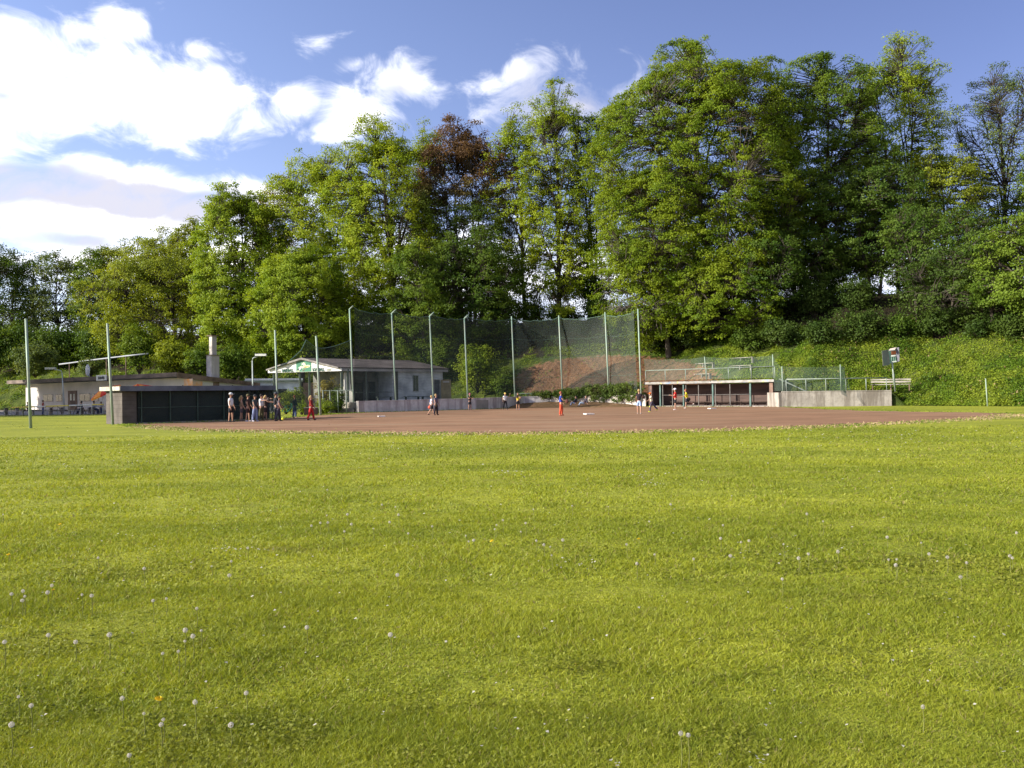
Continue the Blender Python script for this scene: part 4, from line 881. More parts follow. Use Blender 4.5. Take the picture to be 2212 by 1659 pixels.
for k, (x, yt, w, Y) in enumerate(((1690, 640, 60, 108), (1800, 610, 60, 108), (1870, 620, 50, 109), (1985, 590, 55, 110), (2090, 590, 60, 109), (2190, 600, 60, 108), (1400, 660, 50, 108), (1340, 650, 40, 112))):
    bush(x, yt, w, yt + 90, Y, 'dark', ['dark crest shrub right of the huge beech', 'dark crest shrub below the dense maple', 'dark crest shrub left of the twin trunks', 'dark crest shrub right of the twin trunks', 'dark crest shrub below the brownish maple', 'dark crest shrub near the right edge', 'dark crest shrub under the drooping beech', 'dark crest shrub left of the beeches'][k], crad=.9, leaf=.26, group='dark shrubs along the crest')
for k, (x, yt, w, yb, Y) in enumerate(((40, 700, 60, 790, 150), (130, 705, 60, 790, 150), (215, 705, 55, 785, 148), (-40, 690, 70, 790, 150))):
    bush(x, yt, w, yb, Y, 'dark', ['dark scrub under the thin tree at the far left', 'dark scrub under the airy round headed tree', 'dark scrub under the light green tree', 'dark scrub cut by the left edge'][k], crad=1.2, leaf=.36, group='dark scrub below the left trees')
RB_ = [(1620, 705, 40, 757), (1690, 690, 50, 748), (1775, 690, 40, 742), (1860, 672, 50, 735), (1945, 680, 40, 728), (2030, 672, 50, 726), (2115, 680, 40, 728), (2200, 672, 55, 732), (2290, 655, 60, 735),
       (1760, 610, 45, 680), (1850, 600, 40, 668), (2010, 590, 45, 660), (2090, 592, 45, 660), (2180, 600, 50, 668), (1500, 690, 50, 752), (1420, 700, 40, 755)]
RN_ = ['behind the beech trunk', 'right of the beech boughs', 'below the dense maple', 'left of the twin trunks', 'under the twin trunks', 'under the olive brown maple', 'left of the thinly leaved tree', 'at the right edge', 'beyond the right edge']
for k, (x, yt, w, yb) in enumerate(RB_):
    lb = ('lower dark bush on the shaded slope ' + RN_[k]) if k < 9 else ('upper dark bush on the shaded slope ' + RN_[[2, 3, 5, 6, 7][k - 9]] if k < 14 else ['dark bush between the two beech trunks', 'dark bush left of the beech trunks'][k - 14])
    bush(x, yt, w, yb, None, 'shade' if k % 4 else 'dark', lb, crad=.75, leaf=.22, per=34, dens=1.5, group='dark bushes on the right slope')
# bushes at the club house gate
bush(618, 850, 26, 888, 80, 'yellow', 'yellow green bush behind the people, right of the left dugout', crad=.35, leaf=.14)
bush(640, 838, 22, 880, 82, 'ivy', 'green bush under the gable, left of the black jacketed person', crad=.35, leaf=.14)
bush(705, 815, 26, 885, 84, 'brownish', 'tall reddish green bush under the right half of the gable', crad=.4, leaf=.14)
bush(728, 835, 20, 888, 83.4, 'green', 'green bush behind the metal gate', crad=.35, leaf=.14)
bush(700, 865, 22, 892, 80.5, 'yellow', 'low yellow green bush at the foot of the gate pole', crad=.3, leaf=.12)
bush(652, 868, 12, 892, 77, 'yellow', 'small weed clump beside the dark box', crad=.25, leaf=.1)
# hanging bush over the backstop wall
ivr = thing('hanging_bush', 'grey green bush sprawling over the top of the backstop wall', 'bush', (9, 98.6, 1.1)); r = np.random.default_rng(3)
Cs = []
for i in range(620):
    u = r.uniform(0, 1) ** .8; p = along([Vector((2.5, 101.7)), Vector((4.4, 101.5)), Vector((9, 98.75)), Vector((14.0, 95.6))], u); hgt = .45 + 1.15 * min(1, u * 1.5) * (.75 + .45 * noise.noise(Vector((u * 6, 0, 2))))
    z = 1.15 + r.uniform(-.15, 1) * hgt; Cs.append((p.x + r.normal() * .3, p.y + r.normal() * .55 + .2, z))
for i in range(60):
    u = r.uniform(.15, 1); p = along([Vector((4.4, 101.5)), Vector((9, 98.75)), Vector((14.0, 95.6))], u); Cs.append((p.x - .25, p.y - .3, r.uniform(.6, 1.2)))
Cs = np.array(Cs); V, Fq = clump_leaves(Cs, .32 * r.uniform(.6, 1.3, len(Cs)), 34, .15, .11, r, center=np.array([9, 99.5, .5]), flat=.8); under(npmesh('foliage', V, Fq, LM['ivy']), ivr)
tb = MB()
for i in range(0, len(Cs), 3): q = Vector(Cs[i]); tb.tube([(q.x + .2, q.y + .5, 1.1), q.lerp(Vector((q.x, q.y + .4, 1.3)), .5), q], [.04, .025, .01], 4, cap=False)
under(tb.build('stem', mbark), ivr)

# ------------------------------------------------------------------ undergrowth on the bank
r = np.random.default_rng(21)
def scatter(n, i0, i1, s_lo, s_hi, size, kind, name, label, maskf=None, upn=.6, pat=0, tall=.35, pw=1.0, thr=-.18):
    P = np.empty((0, 3))
    idx = r.uniform(i0, i1, n); js = 2 + (r.uniform(0, 1, n) ** pw * (s_hi - s_lo) + s_lo) * NSL
    H = HVv.reshape(len(HR), nr_, 3); i = np.clip(idx.astype(int), 0, len(HR) - 2); j = np.clip(js.astype(int), 0, nr_ - 2); fu = (idx - i)[:, None]; fv = (js - j)[:, None]
    P = (H[i, j] * (1 - fu) + H[i + 1, j] * fu) * (1 - fv) + (H[i, j + 1] * (1 - fu) + H[i + 1, j + 1] * fu) * fv
    dns = np.array([noise.noise(Vector(p) * .45) + .5 * noise.noise(Vector(p) * 1.3) for p in P])
    keep = dns > thr
    if maskf is not None: keep &= np.array([maskf(p) for p in P])
    P = P[keep]; dns = dns[keep]; m = len(P); hgt = tall * np.clip(.4 + 1.2 * dns, .2, 1.6)
    P = P + np.stack([r.normal(size=m) * .1, r.normal(size=m) * .1, r.uniform(0, 1, m) * hgt], 1)
    nv = np.array([0, -.35, upn]) + r.normal(size=(m, 3)) * .6; nv /= np.linalg.norm(nv, axis=1)[:, None]
    V, Fq = leaf_quads(P, nv, size, size * .6, r)
    o = npmesh(name, V, Fq, LM[kind]); tag(o, label, kind='stuff'); return o
def sidx(X):   # sample index nearest to a foot-line X
    return int(np.abs(smp[:, 0] - X).argmin())
soilfree = lambda p: soilness(p) < .35 + .3 * (r.uniform() < .5) * 0 or r.uniform() < .035
scatter(210000, sidx(24), sidx(75), 0, .47, .17, 'weed', 'bank_weeds', 'bright green weeds covering the right bank', pw=1.3, tall=.5, thr=-.75)
scatter(80000, sidx(24), sidx(75), 0, .58, .18, 'dark', 'bank_nettles', 'darker nettles tangled on the right bank', pw=1.2, tall=.8, thr=.05)
scatter(3500, sidx(24), sidx(75), 0, .6, .20, 'straw', 'dead_stems', 'dead straw stems among the bank weeds', pw=1.1, tall=.8)
scatter(60000, sidx(-3), sidx(24.5), 0, .55, .19, 'weed', 'slope_weeds', 'weeds on the slope round the bare soil', maskf=soilfree, tall=.3)
scatter(45000, sidx(-100), sidx(-4), 0, .6, .30, 'weed', 'left_weeds', 'rough grass on the slope behind the buildings', tall=.45)

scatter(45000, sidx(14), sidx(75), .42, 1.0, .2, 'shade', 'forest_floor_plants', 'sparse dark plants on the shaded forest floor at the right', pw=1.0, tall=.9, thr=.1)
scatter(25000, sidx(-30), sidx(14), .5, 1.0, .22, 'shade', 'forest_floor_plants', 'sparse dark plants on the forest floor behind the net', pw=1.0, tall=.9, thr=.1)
# ------------------------------------------------------------------ mown grass blades near the camera
bands = [(2.6, 4.6, 260000, .0048, .024), (4.6, 7.5, 230000, .0075, .027), (7.5, 12, 170000, .012, .030), (12, 20, 120000, .019, .032), (20, 34, 80000, .032, .035), (34, 56, 50000, .055, .04)]
Vs = []; r = np.random.default_rng(8)
for y0, y1, n, wd, hh in bands:
    y = np.sqrt(r.uniform(y0 * y0, y1 * y1, n)); x = r.uniform(-.72, .72, n) * (y + 1.2)
    if y0 > 30:
        k = (y < 35 + np.abs(x - 5) * .12) ; x, y = x[k], y[k]; n = len(x)
    P = np.stack([x, y, np.zeros(n)], 1)
    pn = np.array([noise.noise(Vector((a * .9, b * .9, 0))) + .6 * noise.noise(Vector((a * 4, b * 4, 3))) for a, b in zip(x[::1], y[::1])])
    h = hh * r.uniform(.5, 1.25, n) * np.clip(1 + 1.0 * pn, .30, 2.1)
    a = r.uniform(0, 2 * math.pi, n); w = wd * r.uniform(.6, 1.3, n) / 2; dx = np.stack([np.cos(a) * w, np.sin(a) * w, np.zeros(n)], 1)
    le = h * r.uniform(.3, 1.9, n); b2 = r.uniform(0, 2 * math.pi, n); tip = P + np.stack([np.cos(b2) * le, np.sin(b2) * le, h], 1)
    Vs.append(np.stack([P - dx, P + dx, tip], 1).reshape(-1, 3))
V = np.concatenate(Vs)
gm_ = bpy.data.materials.new('grass_blades'); gm_.use_nodes = True; t = gm_.node_tree; b = t.nodes['Principled BSDF']; o_ = t.nodes['Material Output']
b.inputs['Roughness'].default_value = .5; b.inputs['Specular IOR Level'].default_value = .25
co = N(t, 'ShaderNodeTexCoord').outputs['Object']; c = lawn_col(t, co); geo = N(t, 'ShaderNodeNewGeometry')
c = MIX(t, MR(t, geo.outputs['Random Per Island'], 0, 1, 0, .55, smooth=False), c, (.10, .17, .015)); 
c = MIX(t, M(t, 'GREATER_THAN', geo.outputs['Random Per Island'], .955), c, (.26, .21, .09))
t.links.new(c, b.inputs['Base Color']); tr = N(t, 'ShaderNodeBsdfTranslucent'); t.links.new(MIX(t, 1.0, c, (1.4, 1.3, .6), 'MULTIPLY'), tr.inputs[0])
mx = N(t, 'ShaderNodeMixShader'); mx.inputs[0].default_value = .4; t.links.new(b.outputs[0], mx.inputs[1]); t.links.new(tr.outputs[0], mx.inputs[2]); t.links.new(mx.outputs[0], o_.inputs[0])
tag(npmesh('grass', V, np.arange(len(V)).reshape(-1, 3), gm_), 'short mown grass blades of the lawn', kind='stuff')

# broad weed leaves (plantain, clover) in patches
r = np.random.default_rng(31); Q = []
for cx_, cy_, sx_, sy_, n in ((1900, 1222, 230, 16, 9000), (2150, 1245, 90, 10, 2500), (330, 1235, 170, 12, 4500), (90, 1400, 90, 20, 2500), (420, 1390, 120, 30, 3000), (900, 1575, 180, 30, 5000), (560, 1620, 160, 30, 5000), (150, 1560, 130, 40, 4000), (1700, 1410, 120, 20, 3000), (1640, 1600, 60, 14, 1500), (1250, 1440, 50, 8, 900), (100, 920, 200, 4, 1200), (2060, 1300, 110, 12, 1500), (1350, 1180, 160, 8, 1500)):
    xx = r.normal(cx_, sx_ * 1.35, n); yy = r.normal(cy_, sy_ * 1.5, n)
    for x, y in zip(xx, yy):
        if y > 900 and y < 1900: p = gnd(x, y, .012); Q.append(p)
Q = np.array([tuple(p) for p in Q]); nz = np.array([noise.noise(Vector((p[0] * 1.8, p[1] * 1.8, 7))) for p in Q]); Q = Q[(nz > -.05) & (r.uniform(size=len(Q)) < .42)]
m = len(Q); Q[:, 2] = r.uniform(.008, .04, m); nv = np.array([-.1, -.1, 1.0]) + r.normal(size=(m, 3)) * .45; nv /= np.linalg.norm(nv, axis=1)[:, None]
sz = np.clip(.010 + .0028 * Q[:, 1], .02, .09); V, Fq = leaf_quads(Q, nv, sz, sz * .6, r)
tag(npmesh('broad_weeds', V, Fq, LM['lawnweed']), 'darker broad leaved weeds in patches of the lawn', kind='stuff')
# ragged dry fringe along the near edge of the dirt
Q = []
for i in range(len(edge) - 1):
    p, q = gnd(*edge[i]), gnd(*edge[i + 1]); n = int((q - p).length * 120)
    for _ in range(n):
        w = p.lerp(q, r.uniform()); Q.append((w.x + r.normal() * .3, w.y + r.normal() * .75 - .1, r.uniform(.0, .06)))
Q = np.array(Q); m = len(Q); nv = np.array([0, -.6, .8]) + r.normal(size=(m, 3)) * .5; nv /= np.linalg.norm(nv, axis=1)[:, None]; V, Fq = leaf_quads(Q, nv, .11, .035, r)
tag(npmesh('dry_fringe', V, Fq, LM['fringe']), 'ragged dry grass fringe along the near edge of the dirt', kind='stuff')
Q = []
for k in range(9000):
    i = r.integers(0, len(fine)); p = fine[i]; Q.append((p[0] + r.normal() * .35, p[1] + r.normal() * .5, r.uniform(0, .06)))
Q = np.array(Q); Q = Q[(Q[:, 1] > 30) & ((Q[:, 0] < 22) | (r.uniform(size=len(Q)) < .35))]; m = len(Q); nv = np.array([0, -.5, .8]) + r.normal(size=(m, 3)) * .5; nv /= np.linalg.norm(nv, axis=1)[:, None]; V, Fq = leaf_quads(Q, nv, .13, .05, r)
tag(npmesh('edge_tufts', V, Fq, LM['weed']), 'green tufts creeping over the dirt edge', kind='stuff')
# ------------------------------------------------------------------ people
def cm(col, rough=.85): 
    n = 'cloth_%02x%02x%02x' % tuple(int(max(0, min(1, c)) * 255) for c in col)
    return mat(n, col, rough, .12, 6)
mskin = mat('skin', (.36, .20, .135), .6, .06, 4, spec=.3)
WHT, BLK, NAVY, DRK = (.66, .66, .68), (.015, .015, .02), (.03, .04, .10), (.05, .045, .045)
HAIRC = {'blond': (.33, .23, .10), 'brown': (.09, .05, .03), 'dark': (.02, .016, .014), 'red': (.28, .09, .05)}
def skin_obj(name, verts, edges, rad, m, parent=None, root=0, sub=1):
    me = bpy.data.meshes.new(name); me.from_pydata(verts, edges, []); o = bpy.data.objects.new(name, me); COL.objects.link(o)
    sk = o.modifiers.new('skin', 'SKIN'); sk.use_smooth_shade = True
    if not me.skin_vertices: me.attributes  # created with the modifier
    if len(me.skin_vertices) == 0:
        bpy.context.view_layer.objects.active = o
    for i, q in enumerate(me.skin_vertices[0].data):
        q.radius = (rad[i], rad[i]) if isinstance(rad[i], (int, float)) else rad[i]; q.use_root = (i == root); q.use_loose = False
    if sub: ss = o.modifiers.new('sub', 'SUBSURF'); ss.levels = ss.render_levels = sub
    me.materials.append(m)
    if parent is not None: o.parent = parent
    return o
def rotx(v, a): c, s = math.cos(a), math.sin(a); return Vector((v[0], v[1] * c - v[2] * s, v[1] * s + v[2] * c))
def person(px, fy, hy, face, label, shirt=WHT, sleeve='short', legs='shorts', lcol=BLK, shoe=DRK, hair='brown', long=False, cap=None, arms=((10, 15, 12), (10, 15, 12)), lpose=((3, 4), (-5, 4)), lean=0, sit=False, z=0, Y=None, pad=None, H=None, back=None):
    if Y is None: g0 = gnd(px, fy, z); Y = g0.y
    loc = at(px, fy, Y); loc.z = z
    if H is None: H = (fy - hy) / F * Y
    k = H / 1.76; V = []; E = []; Rd = []; J = {}
    def add(n, p, r, par=None):
        V.append(Vector(p) * 1.0); Rd.append(r); J[n] = len(V) - 1
        if par is not None: E.append((J[par], J[n]))
    ln = R(lean); P0 = Vector((0, 0, .93))
    def tor(x, y, z_): return P0 + rotx(Vector((x, y, z_)), -ln)
    add('pel', P0, .098); add('wai', tor(0, 0, .16), .085, 'pel'); add('che', tor(0, .0, .36), .105, 'wai'); add('nkb', tor(0, -.01, .50), .062, 'che')
    add('nk', tor(0, .0, .57), .05, 'nkb'); add('jaw', tor(0, .03, .645), .075, 'nk'); add('hd', tor(0, .015, .73), .092, 'jaw'); add('top', tor(0, .005, .79), .07, 'hd'); add('nose', tor(0, .115, .70), .014, 'hd')
    for sx_ in (-1, 1): add('ear%d' % sx_, tor(sx_ * .092, .0, .70), .014, 'hd')
    for si, sx_ in enumerate((-1, 1)):
        fw, elb, ab = [R(v) for v in arms[si]]; s = str(sx_)
        add('sh' + s, tor(sx_ * .17, 0, .46), .058, 'che')
        def dv(a): return Vector((sx_ * math.sin(ab), math.sin(a) * math.cos(ab), -math.cos(a) * math.cos(ab)))
        sh = V[-1]; e = sh + dv(fw) * .28; add('el' + s, e, .040, 'sh' + s)
        d2 = dv(fw + elb); d2.x *= .3; d2.normalize(); w = e + d2 * .25; add('wr' + s, w, .027, 'el' + s)
        hd_ = w + d2 * .07; add('ha' + s, hd_, .034, 'wr' + s)
        side = Vector((1, 0, 0)); nrm_ = d2.cross(side).normalized()
        for fi in range(4):
            o_ = side * (fi - 1.5) * .019; c1 = hd_ + o_ + d2 * .045; cl_ = [.075, .085, .08, .06][fi]
            add('f%d%s' % (fi, s), c1, .0095, 'ha' + s); add('g%d%s' % (fi, s), c1 + d2 * cl_ * .5 + nrm_ * .012, .0088, 'f%d%s' % (fi, s)); add('h%d%s' % (fi, s), c1 + d2 * cl_ * .85 + nrm_ * .032, .0078, 'g%d%s' % (fi, s))
        add('t0' + s, hd_ - side * sx_ * .045 + d2 * .0, .011, 'ha' + s); add('t1' + s, hd_ - side * sx_ * .062 + d2 * .04 + nrm_ * .01, .009, 't0' + s)
    for si, sx_ in enumerate((-1, 1)):
        th, kn = [R(v) for v in lpose[si]]; s = str(sx_)
        add('hi' + s, P0 + Vector((sx_ * .09, 0, -.05)), .095, 'pel')
        h_ = V[-1]; d1 = Vector((sx_ * .06, math.sin(th), -math.cos(th))).normalized(); k_ = h_ + d1 * .42; add('kn' + s, k_, .058, 'hi' + s)
        a2 = th - kn; d3 = Vector((sx_ * .01, math.sin(a2), -math.cos(a2))); cf = k_ + d3 * .16; add('cf' + s, cf, .055, 'kn' + s); an = k_ + d3 * .40; add('an' + s, an, .036, 'cf' + s)
        fr_ = a2 * .5 if not sit else 0
        ft = Vector((sx_ * .12, math.cos(fr_ * .6), math.sin(fr_ * .6) - .0)).normalized()
        add('he' + s, an + Vector((0, -.02, -.035)), .036, 'an' + s); add('to' + s, an + ft * .15 + Vector((0, 0, -.045)), .030, 'he' + s)
    low = min(min(V[J['to-1']].z, V[J['to1']].z), min(V[J['he-1']].z, V[J['he1']].z)) - .042
    if sit: low = P0.z - .13
    V = [(v - Vector((0, 0, low))) * k for v in V]; Rk = [r_ * k for r_ in Rd]
    body = skin_obj('person', V, E, Rk, mskin); body.location = loc; body.rotation_euler = (0, 0, R(face)); tag(body, label, 'person', 'people on the ball field')
    def sub(name, names, ext, m, extra=None, ends=None):
        vs = []; ed = []; rr = []; ix = {}
        def put(n, p, r_): ix[n] = len(vs); vs.append(p); rr.append(r_ * k)
        for n, par, dr, frac in names:
            p = V[J[n]]
            if frac is not None: q = V[J[frac[0]]]; p = q.lerp(p, frac[1])
            put(n, p, Rd[J[n]] + dr)
            if par is not None: ed.append((ix[par], ix[n]))
        return skin_obj(name, vs, ed, rr, m, body)
    c = cm(shirt); nm = [('pel', None, .075, None), ('wai', 'pel', .062, None), ('che', 'wai', .052, None), ('nkb', 'che', .016, ('che', .80))]
    for s in ('-1', '1'):
        if sleeve == 'none': nm.append(('sh' + s, 'che', .012, ('che', .75)))
        else:
            nm.append(('sh' + s, 'che', .026, None)); nm.append(('el' + s, 'sh' + s, .032, ('sh' + s, .55 if sleeve == 'short' else 1.0)))
            if sleeve == 'long': nm.append(('wr' + s, 'el' + s, .028, ('el' + s, .95)))
    sub('shirt' if sleeve != 'long' else 'jacket', nm, 0, c)
    if legs:
        nm = [('wai', None, .030, ('pel', .55)), ('pel', 'wai', .052, None)]
        for s in ('-1', '1'):
            nm.append(('hi' + s, 'pel', .022, None)); nm.append(('kn' + s, 'hi' + s, .040, ('hi' + s, 1.0 if legs == 'trousers' else .86)))
            if legs == 'trousers': nm.append(('cf' + s, 'kn' + s, .030, None)); nm.append(('an' + s, 'cf' + s, .040, ('cf' + s, 1.05)))
        sub('trousers' if legs == 'trousers' else 'shorts', nm, 0, cm(lcol))
    for s in ('-1', '1'):
        skin_obj('shoe', [V[J['he' + s]] + Vector((0, -.02 * k, 0)), V[J['he' + s]].lerp(V[J['to' + s]], .6), V[J['to' + s]] + Vector((0, .02 * k, 0))], [(0, 1), (1, 2)], [.046 * k, .046 * k, .036 * k], cm(shoe), body)
    hd = V[J['hd']]; up = (V[J['top']] - V[J['jaw']]).normalized()
    if not cap or long or True:
        hv = MB(); hv.ell(hd + Vector((0, -.018 * k, .018 * k)), (.108 * k, .112 * k, .118 * k), 12, 8)
        hv.v = [v if v[1] < hd.y + .055 * k or v[2] > hd.z + .07 * k else (v[0] * .8, hd.y + .05 * k, v[2]) for v in hv.v]
        if long: hv.tube([hd + Vector((0, -.08, .02)) * k, hd + Vector((0, -.13, -.12)) * k, hd + Vector((0, -.14, -.30)) * k], [.075 * k, .07 * k, .03 * k], 8)
        hv.build('hair', cm(HAIRC[hair]), body, smooth=True)
    if cap:
        cv = MB(); cv.ell(hd + Vector((0, -.01, .05)) * k, (.118 * k, .122 * k, .092 * k), 12, 8); cv.hexa([hd + Vector(q) * k for q in ((-.07, .09, .03), (.07, .09, .03), (.06, .20, .02), (-.06, .20, .02), (-.07, .09, .05), (.07, .09, .05), (.06, .20, .035), (-.06, .20, .035))])
        cv.build('cap', cm(cap), body, smooth=True)
    if back: 
        m = MB(); m.box(V[J['che']] + Vector((0, -.13, -.02)) * k, (.16 * k, .02, .14 * k)); m.build('shirt_print', cm(back), body)
    if pad:
        for s in ('-1', '1'): m = MB(); m.ell(V[J['kn' + s]] + Vector((0, .03, 0)) * k, (.075 * k, .07 * k, .1 * k), 8, 6); m.build('knee_pad', cm(pad), body, smooth=True)
    Mw = Matrix.Translation(loc) @ Matrix.Rotation(R(face), 4, 'Z')
    return body, {n: Mw @ V[J[n]] for n in ('ha-1', 'ha1', 'top', 'pel')}, k
mglove = mat('glove_leather', (.035, .022, .016), .6, .2, 6)
def glove(p, label, col=None, s=.13):
    m = MB(); p = Vector(p)
    m.ell(p, (s * .9, s * .38, s), 12, 8)
    for i in range(5):
        a = -.9 + i * .42; q = p + Vector((math.sin(a) * s * .6, 0, math.cos(a) * s * .55)); m.tube([q, q + Vector((math.sin(a) * .35, .25, math.cos(a))) * s * .75], [s * .26, s * .15], 6)
    o = place_mesh_at(m.build('baseball_glove', cm(col) if col else mglove, smooth=True), p); tag(o, label, 'glove', 'baseball gloves'); return o
RT = -90   # facing right in the picture
person(499, 912, 850, RT - 8, 'person in a long white t-shirt and pale cap, leftmost of the group', WHT, lcol=BLK, cap=(.5, .5, .5), shoe=BLK, lpose=((6, 6), (-4, 3)), arms=((8, 12, 12), (2, 18, 12)))
person(522, 909, 856, RT + 15, 'person with tied fair hair and a tan top behind the one in white', (.22, .15, .09), 'none', lcol=(.10, .07, .08), hair='blond', long=True, arms=((10, 30, 10), (12, 20, 10)), shoe=(.12, .10, .10))
person(536, 911, 853, RT, 'person in a dark brown shirt and shorts with an olive cap', (.06, .035, .03), 'short', lcol=(.05, .03, .03), cap=(.10, .09, .04), shoe=(.5, .48, .55), arms=((15, 20, 10), (5, 20, 10)), lpose=((5, 4), (-6, 3)))
person(551, 911, 854, RT - 25, 'person in a charcoal t-shirt and blue jeans with a dark cap', (.055, .065, .065), 'short', 'trousers', (.22, .27, .42), cap=(.03, .03, .035), shoe=(.4, .38, .45), arms=((8, 20, 14), (20, 25, 14)))
b_, hp, k_ = person(565, 909, 853, RT - 15, 'person in a white t-shirt stretching a gloved arm to the right', WHT, 'short', 'trousers', (.09, .085, .04), hair='dark', shoe=(.12, .09, .06), arms=((95, 5, 10), (82, 12, 8)), back=(.45, .45, .5))
glove(hp['ha1'] + Vector((.06, 0, .03)), 'black leather glove on the outstretched arm of the white shirted person')
person(574, 908, 855, RT + 10, 'person in a long dark brown shirt with bare legs and fair hair', (.055, .035, .03), 'short', 'shorts', (.05, .03, .025), hair='blond', long=True, shoe=(.25, .15, .10), arms=((75, 15, 10), (70, 10, 10)), lpose=((4, 3), (-10, 5)))
person(596, 908, 846, RT + 30, 'tall person in a black pullover and dark cap behind the grey shirted child', (.012, .013, .02), 'long', 'trousers', (.03, .03, .035), cap=(.05, .055, .07), arms=((10, 30, 12), (15, 30, 12)), Y=58.5, H=1.85)
person(602, 909.5, 856, RT + 12, 'person in a grey and dark t-shirt and baggy dark trousers beside a yellow ball', (.16, .13, .14), 'short', 'trousers', (.06, .055, .075), cap=(.05, .055, .03), arms=((22, 18, 8), (5, 25, 12)), lpose=((8, 2), (-14, 6)), lean=4)
person(637, 903, 855, RT - 10, 'person in a black jacket and blue jeans left of the dark box', (.012, .012, .014), 'long', 'trousers', (.07, .10, .20), hair='red', arms=((5, 30, 10), (-5, 40, 8)), shoe=(.35, .25, .18))
person(672, 908, 855, RT, 'blond person in a red and black jacket and red trousers, walking right', (.20, .015, .012), 'long', 'trousers', (.42, .02, .02), hair='blond', long=True, arms=((5, 35, 8), (12, 30, 8)), lpose=((16, 6), (-12, 10)), shoe=(.05, .03, .03), back=(.02, .02, .02))
b_, hp, k_ = person(932.5, 897, 854, RT + 10, 'person in a white and blue t-shirt walking right in front of the clubhouse wall', (.72, .70, .80), 'short', lcol=(.04, .035, .04), hair='blond', shoe=(.04, .02, .02), arms=((-20, 10, 8), (12, 35, 8)), lpose=((18, 4), (-16, 18)), back=(.12, .18, .55))
bl = MB(); bl.ell(hp['ha-1'] - Vector((0, 0, .08)), (.13, .13, .13), 12, 8); tag(place_mesh_at(bl.build('ball', cm((.60, .09, .05)), smooth=True), hp['ha-1']), 'orange red ball carried behind the white and blue shirt', 'ball')
b_, hp, k_ = person(942, 897, 852, RT - 30, 'fair haired person in dark clothes with a glove, beside the white and blue shirt', (.10, .08, .12), 'short', 'trousers', (.03, .022, .03), hair='blond', arms=((10, 20, 8), (12, 15, 14)), lpose=((4, 2), (-6, 4)), shoe=(.04, .02, .02))
glove(hp['ha1'], 'dark glove hanging from the hand of the fair haired person in dark clothes')
person(1015, 885.5, 850, RT - 60, 'person in a black t-shirt and shorts with a pink cap and folded arms', BLK, 'short', lcol=(.03, .03, .035), hair='blond', cap=(.45, .12, .20), shoe=(.10, .05, .08), arms=((35, 75, 2), (35, 80, 2)), lpose=((3, 2), (-3, 2)), Y=88.5)
b_, hp, k_ = person(1091.5, 886, 849.5, RT - 60, 'person in white t-shirt, black trousers and yellow cap, arm raised', WHT, 'short', 'trousers', (.012, .012, .018), cap=(.55, .42, .10), arms=((70, 115, 55), (15, 30, 35)), lpose=((10, 2), (-20, 4)), Y=87)
glove(hp['ha1'] + Vector((.05, 0, -.06)), 'black glove low beside the white shirted thrower')
b_, hp, k_ = person(1119, 886, 850, RT - 75, 'person in a bright yellow top and black shorts holding a glove to the chest', (.70, .58, .05), 'none', lcol=BLK, hair='brown', arms=((30, 95, 8), (38, 95, 5)), shoe=(.12, .10, .18), lpose=((3, 2), (-2, 2)), Y=86.5)
glove(hp['ha1'] + Vector((0, -.05, -.02)), 'dark glove held to the chest of the yellow topped person')
b_, hp, k_ = person(1212, 898, 847, RT + 5, 'person in a royal blue t-shirt and orange red trousers with one glove', (.03, .05, .30), 'short', 'trousers', (.50, .07, .03), hair='red', shoe=(.45, .08, .04), arms=((5, 35, 12), (25, 45, 8)), lpose=((14, 18), (-6, 4)))
glove(hp['ha1'], 'brown glove held out by the blue shirted player', (.10, .04, .03))
def mz(x, y): return .45
s1 = person(1243, 880, 861, RT + 165, 'person with long dark hair sitting on the soil heap, left of two', (.03, .03, .04), 'long', 'trousers', (.12, .16, .26), hair='dark', long=True, sit=True, arms=((35, 40, 12), (30, 45, 12)), lpose=((118, 95), (108, 80)), lean=-8, z=.34, Y=95.6, H=1.68)
s2_ = person(1262, 880, 861, RT + 170, 'person in a dark jacket and pale jeans sitting on the soil heap, right of two', (.06, .05, .07), 'long', 'trousers', (.30, .38, .50), hair='brown', sit=True, arms=((-30, 10, 12), (-28, 10, 12)), lpose=((112, 85), (95, 60)), lean=-20, z=.34, Y=95.2, H=1.70)
b_, hp, k_ = person(1381, 894, 842, RT + 75, 'blond person in a black top and light blue denim shorts, seen from behind', (.02, .012, .018), 'short', 'shorts', (.26, .36, .60), hair='blond', long=False, shoe=(.45, .42, .45), arms=((8, 30, 10), (30, 70, 10)), lpose=((3, 2), (-4, 3)))
glove(hp['ha1'] + Vector((.02, 0, .0)), 'black glove in the hand of the person in denim shorts')
person(1408, 890, 848, RT + 180, 'child in orange cap and cream shirt striding left', (.60, .56, .40), 'short', 'trousers', (.07, .06, .09), cap=(.75, .16, .02), shoe=(.55, .60, .05), arms=((30, 30, 10), (-15, 20, 12)), lpose=((22, 20), (-38, 6)), lean=10, pad=(.50, .52, .05))
person(1459, 886, 840, RT + 175, 'person in a red t-shirt, black shorts and white cap in front of the dugout', (.50, .012, .012), 'short', lcol=BLK, cap=(.75, .72, .75), shoe=(.6, .55, .55), arms=((25, 85, 10), (20, 80, 10)), lpose=((2, 0), (-3, 2)))
b_, hp, k_ = person(1484, 882.5, 841, RT + 170, 'person in a yellow t-shirt and black shorts running in front of the dugout', (.72, .62, .02), 'short', lcol=BLK, hair='red', shoe=(.6, .55, .50), arms=((30, 50, 8), (-35, 25, 12)), lpose=((12, 8), (-34, 45)), lean=8)
glove(hp['ha1'] + Vector((.08, 0, -.03)), 'black glove trailing behind the running yellow shirt')
